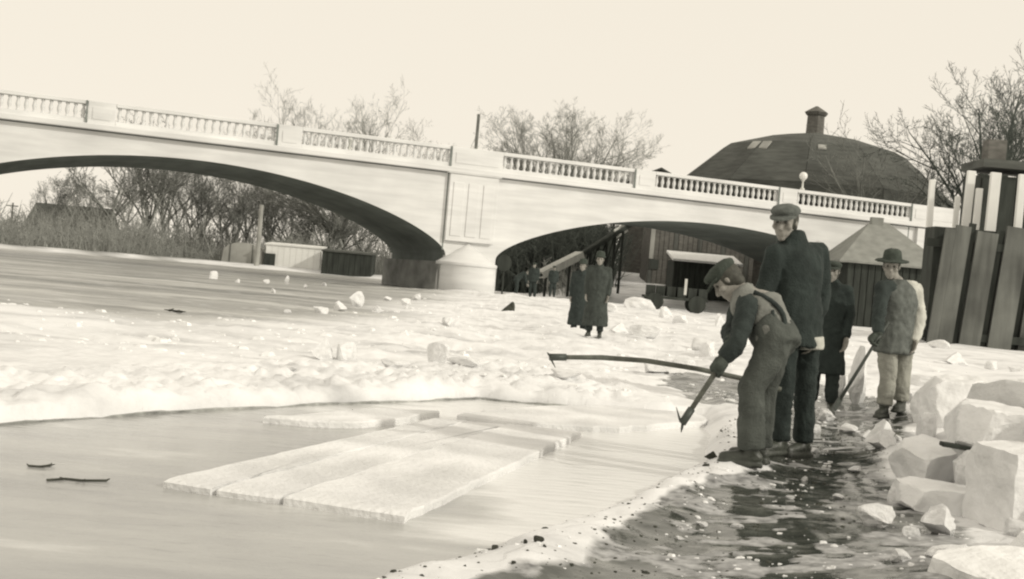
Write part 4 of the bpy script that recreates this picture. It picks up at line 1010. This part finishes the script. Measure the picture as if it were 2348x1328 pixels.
def person(name, label, J, base, dress, grips={}, hf=None, voxel=.007, group=None, gloves=None, far=False, tilt=0.0, hands=True):
    e = empty(name, base); tag(e, label, 'person', group)
    k = J['k']; f, r, u = basis(hf if hf is not None else J['f'])
    if tilt:
        q = Matrix.Rotation(tilt, 3, f); r = q @ r; u = q @ u
    hc = J['head']
    # body: one continuous surface
    mb = MB(); head_shapes(mb, hc, f, r, u, k)
    mb.capsule(J['neck'] - UP * .04, hc - u * .03 - f * .02, .056 * k, .052 * k)
    mb.capsule(J['pelvis'], J['chest'], .11 * k, .12 * k); mb.capsule(J['chest'], J['neck'], .11 * k, .06 * k)
    sr = (J['shR'] - J['shL']).normalized()
    for n_ in 'LR':
        mb.capsule(J['chest'].lerp(J['neck'], .6), J['sh' + n_], .07 * k, .055 * k)
        mb.capsule(J['sh' + n_], J['el' + n_], .048 * k, .038 * k); mb.capsule(J['el' + n_], J['wr' + n_], .037 * k, .026 * k)
        mb.capsule(J['pelvis'], J['hip' + n_], .10 * k, .085 * k)
        mb.capsule(J['hip' + n_], J['kn' + n_], .078 * k, .052 * k); mb.capsule(J['kn' + n_], J['an' + n_], .052 * k, .036 * k)
        mb.capsule(J['an' + n_], J['an' + n_].lerp(J['toe' + n_], .55), .034 * k, .020 * k)
        if hands:
            if n_ in grips: grip_hand(mb, J['wr' + n_], *grips[n_])
            else: relaxed_hand(mb, J['wr' + n_], J['wr' + n_] - J['el' + n_], (J['pelvis'] - J['wr' + n_]) * (1 if n_ else 1) + J['f'] * .2)
    def sculpt(me_):
        for v in me_.vertices:
            p = v.co
            for s_ in (-1, 1):
                d = (p - (hc + f * .088 * k + r * .031 * s_ * k + u * .016 * k)).length
                if d < .03 * k: v.co = v.co - f * (.013 * k * math.exp(-(d / (.014 * k)) ** 2))
    body = mb.blob('body', M['skin'], e, voxel if not far else .016, 2, sculpt=None if far else sculpt)
    if not far:
        for s_ in (-1, 1):
            ce = hc + f * .069 * k + r * .031 * s_ * k + u * .016 * k
            MB().ellipsoid(ce, [r * .0125 * k, f * .0125 * k, u * .0125 * k], 10, 6).build('eye', M['eye'], e, smooth=True)
    # clothing
    tf = J['f']; V = .014 if not far else .03; sm = 4 if not far else 2
    tv = (J['neck'] - J['pelvis']).normalized(); tr = sr; tb = tr.cross(tv).normalized() * -1
    td = tv.cross(tr).normalized()
    def ring(mb_, c, a, b, up_=None):
        U = (up_ or tv); A = (tr - U * tr.dot(U)).normalized(); Bv = U.cross(A)
        return mb_.ellring(c, A, Bv, a * k, b * k, 20)
    top = dress.get('top')
    if top:
        mb = MB(); S = top.get('size', 1.0); pv, cs, nk = J['pelvis'], J['chest'], J['neck']
        shm = (J['shL'] + J['shR']) / 2
        rings = []
        hem = top.get('hem', .12)
        if hem > .05:
            dn = top.get('down', Vector((0, 0, -1)))
            fl = top.get('flare', 1.0)
            rings.append(ring(mb, pv + dn * hem * k, .205 * S * fl, .165 * S * fl, -dn))
            rings.append(ring(mb, pv + dn * hem * .5 * k, .195 * S * (1 + fl) / 2, .155 * S * (1 + fl) / 2, -dn))
        rings.append(ring(mb, pv, .185 * S, .145 * S))
        rings.append(ring(mb, pv.lerp(cs, .5), .178 * S, .135 * S))
        rings.append(ring(mb, cs, .195 * S, .145 * S)); rings.append(ring(mb, shm - tv * .02, .185 * S, .12 * S))
        rings.append(ring(mb, shm + tv * .035, .13 * S, .095 * S)); rings.append(ring(mb, nk + tv * .01, .082 * S, .080 * S))
        mb.loft(rings)
        if top.get('collar'):
            cc = nk + tv * .035; mb.loft([ring(mb, cc - tv * .05, .105, .10), ring(mb, cc, .092, .092), ring(mb, cc + tv * .025, .080, .080)])
        sl = MB(); slR = MB()
        for n_ in 'LR':
            tgt = (slR if (n_ == 'R' and top.get('sleeve_shade')) else sl) if top.get('sleeve') else mb
            a, b_, c_ = J['sh' + n_], J['el' + n_], J['wr' + n_]
            tgt.capsule(shm.lerp(a, .6), a, .075 * k * S, .072 * k * S); tgt.capsule(a, b_, .070 * k * S, .058 * k * S)
            tgt.capsule(b_, c_ + (c_ - b_).normalized() * .005, .058 * k * S, .046 * k * S, flat=True)
        o = mb.blob(top['name'], M[top['mat']], e, V, sm, .015 if not far else .02, 8 if not far else 5)
        if top.get('label'): o['label'] = top['label']
        if top.get('sleeve'): 
            o = sl.blob('sleeve', M[top['sleeve']], e, V, sm, .018, 9)
            if top.get('sleeve_shade'): slR.blob('sleeve', M[top['sleeve_shade']], e, V, sm, .018, 9)
    if dress.get('trousers'):
        t = dress['trousers']; mb = MB(); S = t.get('size', 1.0)
        mb.loft([ring(mb, J['pelvis'] - tv * .10, .155 * S, .125 * S), ring(mb, J['pelvis'], .178 * S, .14 * S), ring(mb, J['pelvis'] + tv * .10, .170 * S, .132 * S)])
        for n_ in 'LR':
            h_, kn, an = J['hip' + n_], J['kn' + n_], J['an' + n_]
            mb.capsule(J['pelvis'].lerp(h_, .7), h_, .105 * k * S, .102 * k * S)
            mb.capsule(h_, kn, .102 * k * S, .078 * k * S); mb.capsule(kn, kn.lerp(an, t.get('to', .92)), .078 * k * S, t.get('cuff', .072) * k * S, flat=True)
        mb.blob('trousers', M[t['mat']], e, V, sm, .014 if not far else .015, 9)
        if t.get('bib'):
            mb = MB()
            mb.loft([ring(mb, J['pelvis'] + tv * .06, .19, .15), ring(mb, J['pelvis'].lerp(J['chest'], .5), .186, .142), ring(mb, J['pelvis'].lerp(J['chest'], .62), .186, .143)])
            mb.blob('overall_bib', M[t['mat']], e, V, 3, .006, 8)
    bm_ = dress.get('boots', 'leather')
    for n_ in 'LR':
        mb = MB(); an, toe = J['an' + n_], J['toe' + n_]; d = (toe - an); d.z = 0; d.normalize(); s_ = d.cross(UP)
        sole = an - UP * (.055 * k); up_leg = (J['kn' + n_] - an).normalized()
        mb.capsule(an + up_leg * dress.get('boot_h', .16) * k, an, .056 * k, .050 * k)
        mb.capsule(an - d * .035 * k - UP * .03 * k, an + d * .03 * k - UP * .03 * k, .043 * k, .045 * k)
        mb.capsule(an + d * .03 * k - UP * .025 * k, an + d * .17 * k - UP * .042 * k, .046 * k, .036 * k)
        rot = Matrix((d, s_, UP)).transposed()
        mb.box(an + d * .065 * k - UP * .078 * k, (.29 * k, .088 * k, .028 * k), rot)
        mb.blob('boot', M[bm_], e, V * .7 if not far else V, 2)
    if gloves:
        for n_ in gloves['sides']:
            mb = MB()
            if n_ in grips:
                w_, (c_, a_, rp) = J['wr' + n_], grips[n_]; grip_hand(mb, w_, c_, a_, rp + .003, 1.35)
            else: relaxed_hand(mb, J['wr' + n_], J['wr' + n_] - J['el' + n_], (J['pelvis'] - J['wr' + n_]) + J['f'] * .2, 1.3)
            mb.capsule(J['wr' + n_], J['wr' + n_] + (J['el' + n_] - J['wr' + n_]).normalized() * .07, .045, .05)
            mb.blob('glove', M[gloves['mat']], e, .006, 2)
    hat = dress.get('hat')
    if hat == 'cap':
        mb = MB(); c = hc + u * .085 * k
        mb.ellipsoid(c - f * .012 * k, [r * .104 * k, f * .118 * k, u * .050 * k]); mb.ellipsoid(c - u * .028 * k - f * .008 * k, [r * .087 * k, f * .108 * k, u * .04 * k])
        mb.ellipsoid(c + f * .045 * k + u * .004 * k, [r * .08 * k, f * .075 * k, u * .036 * k])
        o = mb.blob('cap', M[dress.get('hat_mat', 'cap_cloth')], e, V * .6, 3, .004, 18)
        mb = MB(); rings = []
        n_ = 9; top_, bot_ = [], []
        vs = []; fs = []
        for i in range(n_):
            a = R(-72 + 144 * i / (n_ - 1))
            for rr, zz in ((.098, 0), (.155, -.022)):
                for th in (0, -.012):
                    vs.append(c + f * (math.cos(a) * rr * k) + r * (math.sin(a) * (.086 if rr < .1 else .098) * k) + u * ((zz * math.cos(a) - .024 + th) * k))
        for i in range(n_ - 1):
            a, b_ = i * 4, i * 4 + 4
            fs += [(a, a + 2, b_ + 2, b_), (a + 1, b_ + 1, b_ + 3, a + 3), (a + 2, a + 3, b_ + 3, b_ + 2), (a, b_, b_ + 1, a + 1)]
        fs += [(0, 1, 3, 2), (n_ * 4 - 4, n_ * 4 - 2, n_ * 4 - 1, n_ * 4 - 3)]
        mb.add(vs, fs).build('visor', M[dress.get('hat_mat', 'cap_cloth')], o, smooth=False)
    elif hat == 'brim' or hat == 'cloche':
        mb = MB(); c = hc + u * .045 * k; br = .165 if hat == 'brim' else .115
        def hr(z, a, b_): return mb.ellring(c + u * z * k, r, f, a * k, b_ * k, 20)
        wob = []
        mb.loft([hr(.012, br, br * 1.08), hr(.026, br, br * 1.08), hr(.034, .092, .108), hr(.09, .088, .104), hr(.125, .078, .094), hr(.138, .05, .07)])
        o = mb.blob('hat', M[dress.get('hat_mat', 'hat_felt')], e, V * .7, 2, .010, 9)
    if not far:
        mb = MB(); mb.ellipsoid(hc + u * .03 * k - f * .028 * k, [r * .087 * k, f * .092 * k, u * .098 * k]); mb.ellipsoid(hc - u * .03 * k - f * .05 * k, [r * .072 * k, f * .054 * k, u * .066 * k])
        mb.blob('hair', M['hair'], e, .010, 2, .003, 40)
    return e

def feet_base(J, z=None):
    c = (J['anL'] + J['anR']) / 2; return Vector((c.x, c.y, gz(c.x, c.y)))

# --- stooping man with the short pike
Yb = 7.95
g0 = gnd(1712, 1078); fb = Vector((-.88, .30, 0)).normalized(); rb = fb.cross(UP)
J = dict(f=fb, r=rb, k=.97)
A = lambda x, y, dy=0: at(x, y, Yb + dy)
gzb = gz(A(1712, 1078).x, Yb)
J['pelvis'] = A(1778, 775, .0); J['chest'] = A(1745, 705, .10); J['neck'] = A(1704, 668, .16); J['head'] = A(1668, 645, .20)
J['shL'] = A(1716, 700, -.06); J['shR'] = A(1706, 690, .34)
J['elL'] = A(1692, 790, -.12); J['wrL'] = A(1664, 836, -.13)
J['elR'] = A(1672, 760, .30); J['wrR'] = A(1668, 812, .05)
J['hipL'] = A(1772, 800, -.08); J['hipR'] = A(1776, 800, .12)
J['knL'] = A(1722, 890, -.10); J['knR'] = A(1752, 895, .16)
for n_, x_, dy in (('L', 1722, -.08), ('R', 1738, .16)):
    p = A(x_, 1040, dy); p.z = gz(p.x, p.y) + .088; J['an' + n_] = p; J['toe' + n_] = p + fb * .2 + rb * (.04 if n_ == 'R' else -.04) - UP * .05
tip = A(1566, 968, -.15); top_ = A(1668, 812, -.06)
ax_ = (tip - top_).normalized()
gl = at(1650, 842, Yb - .10); tpar = (gl - top_).dot(ax_); gl = top_ + ax_ * max(tpar, .02)
gr = top_ + ax_ * -.02
J['wrL'] = gl + Vector((.03, -.005, .06)); J['wrR'] = gr + Vector((.02, .05, .05))
person('person', 'stooping man in grey overalls and cap prodding the water with a pike', J, Vector((g0.x, Yb, gzb)),
       dict(top=dict(name='shirt', mat='shirt', hem=0, sleeve='coat_dark', size=.97), trousers=dict(mat='overalls', size=1.03, cuff=.086, to=.93), hat='cap', hat_mat='hat_felt', boots='leather'),
       grips={'L': (gl, ax_, .017), 'R': (gr, ax_, .017)}, hf=fb * .80 + Vector((0, -.05, -.85)), gloves=dict(sides='LR', mat='glove'))
stoop = bpy.data.objects['person']
# braces crossing his back
tvv = (J['neck'] - J['pelvis']).normalized(); bk = -fb
def strap(p0, p1, p2):
    mb = MB(); pts = []
    for i in range(9):
        t = i / 8; q = p0 * (1 - t) ** 2 + p1 * 2 * t * (1 - t) + p2 * t * t; pts.append(q)
    mb.tube(pts, .016, 6).build('brace', M['coat_dark'], stoop, smooth=True)
mid = J['pelvis'].lerp(J['chest'], .5)
cm = Vector((.10, -.13, .04))
strap(mid + Vector((.06, -.165, -.05)), mid + Vector((.11, -.16, .11)), J['shL'] + Vector((.03, .02, .085)))
strap(mid + Vector((-.03, -.165, -.03)), mid + Vector((.03, -.19, .07)), J['shL'] + Vector((.10, .10, .075)))

def pike(name, label, pts, r0, tipdir, hookdir, tl, hl):
    e = empty(name, pts[-1]); tag(e, label, 'pike pole')
    MB().tube(pts, [r0 * 1.0] * (len(pts) - 1) + [r0 * .85], 8).build('shaft', M['pole_wood'], e, smooth=True)
    t = pts[-1]; d = (pts[-1] - pts[-2]).normalized()
    MB().tube([t - d * .10, t + d * .01], r0 * 1.35, 8).build('socket', M['iron'], e, smooth=True)
    MB().tube([t, t + tipdir * tl * .6, t + tipdir * tl], [.010, .008, .002], 6).build('spike', M['iron'], e)
    MB().tube([t, t + hookdir * hl * .4 + tipdir * .02, t + hookdir * hl], [.010, .008, .002], 6).build('hook', M['iron'], e)
    return e
pike('pike_pole', 'short hooked pike held by the stooping man', [top_ - ax_ * .42, top_, tip], .018, (at(1562, 990, Yb - .15) - tip).normalized(), (at(1549, 930, Yb - .15) - tip).normalized(), .065, .10)

# --- standing man in dark coat with the long pike
Ys = 8.75
A = lambda x, y, dy=0: at(x, y, Ys + dy)
fs_ = Vector((-.72, -.66, 0)).normalized(); g0 = gnd(1805, 1045)
J = stand((A(1812, 1045).x, Ys, 0), math.atan2(fs_.y, fs_.x), 1.74)
rs = J['r']
J['head'] = A(1800, 512, -.03); J['neck'] = A(1816, 552); J['chest'] = A(1825, 620); J['pelvis'] = A(1826, 745)
J['shL'] = A(1876, 580, .10); J['shR'] = A(1778, 585, -.12)
J['elL'] = A(1884, 680, .16); J['wrL'] = A(1862, 768, .05)
J['elR'] = A(1748, 690, -.12); J['wrR'] = A(1752, 815, -.22)
for n_, x_, y_, dy in (('L', 1840, 1040, .08), ('R', 1786, 1045, -.06)):
    p = A(x_, y_, dy); p.z = gz(p.x, p.y) + .088; J['an' + n_] = p; J['toe' + n_] = p + fs_ * .2 - UP * .05
J['hipL'] = A(1850, 770, .06); J['hipR'] = A(1802, 770, -.06); J['knL'] = A(1846, 905, .05); J['knR'] = A(1792, 905, -.10)
pts = [at(1790, 893, Ys - .25), at(1706, 869, Ys - .3), at(1600, 846, Ys - .36), at(1480, 827, Ys - .42), at(1380, 820, Ys - .48), at(1264, 819, Ys - .55)]
d1_ = (pts[1] - pts[0]).normalized()
gS = pts[0].lerp(pts[1], .5); J['wrR'] = gS + Vector((.05, .03, .08))
person('person', 'tall man in flat cap and dark coat holding the long pike', J, Vector((A(1812, 1045).x, Ys, gz(A(1812, 1045).x, Ys))),
       dict(top=dict(name='coat', mat='coat_black', hem=.14, collar=True, size=1.06, flare=1.04), trousers=dict(mat='coat_black', size=.95, cuff=.07, to=.95), hat='cap', boots='leather'),
       grips={'R': (gS, d1_, .016)}, hf=Vector((-.50, -.84, -.16)), gloves=dict(sides='R', mat='glove'))
tallman = [o for o in bpy.data.objects if o.get('label', '').startswith('tall man')][0]
fd = fs_.copy()
for q in range(4):
    c_ = J['pelvis'].lerp(J['chest'], .1 + q * .36) + fd * (.165 + .012 * q) + J['r'] * .03
    MB().ellipsoid(c_, [Vector((.014, 0, 0)), Vector((0, .014, 0)), Vector((0, 0, .014))], 8, 6).build('button', M['iron'], tallman, smooth=True)
mb = MB(); a_, b_ = A(1858, 772, -.02), A(1858, 800, -.02)
mb.loft([mb.ellring(a_, (A(1890, 775) - A(1830, 775)).normalized(), Vector((0, 1, 0)), .088, .13, 16), mb.ellring(b_, (A(1890, 775) - A(1830, 775)).normalized(), Vector((0, 1, 0)), .090, .13, 16)])
mb.blob('shirt_tail', M['light_cloth'], tallman, .012, 1, .006, 9)
pike('pike_pole', 'long bowed pike pole pointing out over the white ice', pts, .017, (at(1258, 812, Ys - .56) - pts[-1]).normalized(), (at(1273, 842, Ys - .54) - pts[-1]).normalized(), .045, .075)

# --- person in long dark overcoat behind
Yt = 12.7; c = at(1880, 950, Yt)
J = stand((c.x, Yt, gz(c.x, Yt)), R(250), 1.52)
J['elR'] += Vector((0, -.05, 0))
person('person', 'short figure in a long black overcoat behind the tall man', J, Vector((c.x, Yt, gz(c.x, Yt))),
       dict(top=dict(name='overcoat', mat='coat_black', hem=.50, collar=True, size=1.04, flare=1.12), trousers=dict(mat='coat_dark', size=1.0), hat='cap', hat_mat='hat_felt'), voxel=.008)

# --- man in brimmed hat with the crowbar
Yr = 12.25; A = lambda x, y, dy=0: at(x, y, Yr + dy)
fr = Vector((-.55, -.83, 0)).normalized(); c = A(2040, 965)
J = stand((c.x, Yr, gz(c.x, Yr)), math.atan2(fr.y, fr.x), 1.68)
J['head'] = A(2044, 613, -.02); J['neck'] = A(2058, 645); J['chest'] = A(2062, 695); J['pelvis'] = A(2052, 780)
J['shR'] = A(2024, 662, -.14); J['shL'] = A(2096, 662, .10); J['elR'] = A(2014, 725, -.24); J['elL'] = A(2108, 728, .06)
J['wrL'] = A(2098, 782, -.06)
J['hipR'] = A(2036, 795, -.05); J['hipL'] = A(2070, 795, .06); J['knR'] = A(2036, 870, -.10); J['knL'] = A(2066, 872, .05)
for n_, x_, y_, dy in (('R', 2026, 945, -.1), ('L', 2064, 950, .06)):
    p = A(x_, y_, dy); p.z = gz(p.x, p.y) + .088; J['an' + n_] = p; J['toe' + n_] = p + fr * .2 - UP * .05
b0, b1 = A(2022, 762, -.30), A(1926, 916, -.45); ab_ = (b1 - b0).normalized()
gR = b0 + ab_ * .10; J['wrR'] = gR + Vector((.02, .03, .08))
person('person', 'man in brimmed felt hat, sleeves coloured sunlit and shaded, leaning on a bar', J, Vector((c.x, Yr, gz(c.x, Yr))),
       dict(top=dict(name='jacket', mat='cap_cloth', hem=.13, flare=1.06, sleeve='light_cloth', sleeve_shade='coat_dark', size=1.08), trousers=dict(mat='khaki', size=1.04, to=.88, cuff=.078), hat='brim', boot_h=.2),  # side sunlight put into the cloth: one sleeve light, the other dark
       grips={'R': (gR, ab_, .015)}, hf=Vector((-.35, -.92, -.12)), voxel=.008, gloves=dict(sides='R', mat='glove'))
e = empty('iron_bar', b1); tag(e, 'long dark iron bar slanting from hand to ice', 'bar')
MB().tube([b0 - ab_ * .12, b0 + ab_ * .2, b1], [.015, .015, .017], 8).build('shaft', M['iron'], e, smooth=True)
MB().box(b1 + ab_ * .05, (.05, .02, .13), ab_.to_track_quat('Z', 'X').to_matrix()).build('blade', M['iron'], e)

# --- pair in long coats farther out
for px, py, Y, face, h, mt, lab, hem in ((1362, 762, 25.2, 262, 1.66, 'coat_grey', 'figure in a long pleated grey coat standing on the white ice', .72), (1326, 746, 28.6, 255, 1.66, 'coat_dark', 'figure in a long dark coat just behind the grey coated one', .74)):
    c = at(px, py, Y); z = gz(c.x, Y); J = stand((c.x, Y, z), R(face), h)
    person('person', lab, J, Vector((c.x, Y, z)), dict(top=dict(name='long_coat', mat=mt, hem=hem, collar=True, size=1.12, flare=1.2), trousers=dict(mat='coat_dark'), hat='cloche'), voxel=.012, group='pair in long coats')
# --- small far group by the pier
def far_person(px, py, Y, face, h, lab, bend=0.0, mt='coat_dark'):
    c = at(px, py, Y); z = gz(c.x, Y); J = stand((c.x, Y, z), R(face), h)
    if bend:
        pv = J['pelvis']; rot = Matrix.Rotation(-R(bend), 3, J['r'])
        for q in ('chest', 'neck', 'head', 'shL', 'shR'): J[q] = pv + rot @ (J[q] - pv)
        for n_ in 'LR':
            J['el' + n_] = J['sh' + n_] + Vector((0, 0, -.27)) + J['f'] * .05; J['wr' + n_] = J['el' + n_] + Vector((0, 0, -.22)) + J['f'] * .12
    person('person', lab, J, Vector((c.x, Y, z)), dict(top=dict(name='coat', mat=mt, hem=.14, size=1.1, down=Vector((0, 0, -1))), trousers=dict(mat=mt), hat='cap', hat_mat='hat_felt'), far=True, group='workers near the pier', hf=J['f'] + Vector((0, 0, -.6 if bend else 0)))
far_person(1220, 681, 60, 250, 1.72, 'worker standing upright with legs apart near the pier')
far_person(1182, 676, 64, 10, 1.74, 'worker bending forward close to the bridge pier', 55)
far_person(1266, 672, 66, 280, 1.70, 'worker standing below the inclined chute')
far_person(1322, 668, 70, 300, 1.7, 'worker half hidden behind the long coated pair')
sg = at(1150, 680, 62); z = gz(sg.x, 62)
e = empty('round_sign', (sg.x, 62, z)); tag(e, 'dark round board on a thin post beside the pier', 'sign')
MB().tube([(sg.x, 62, z - .2), (sg.x, 62, z + 1.3)], .045, 6).build('post', M['dark_wood'], e)
MB().loft([[Vector((sg.x + .36 * math.cos(6.283 * i / 16), 62 + o, z + 1.55 + .42 * math.sin(6.283 * i / 16))) for i in range(16)] for o in (-.07, -.02)]).build('board', M['dark_wood'], e)
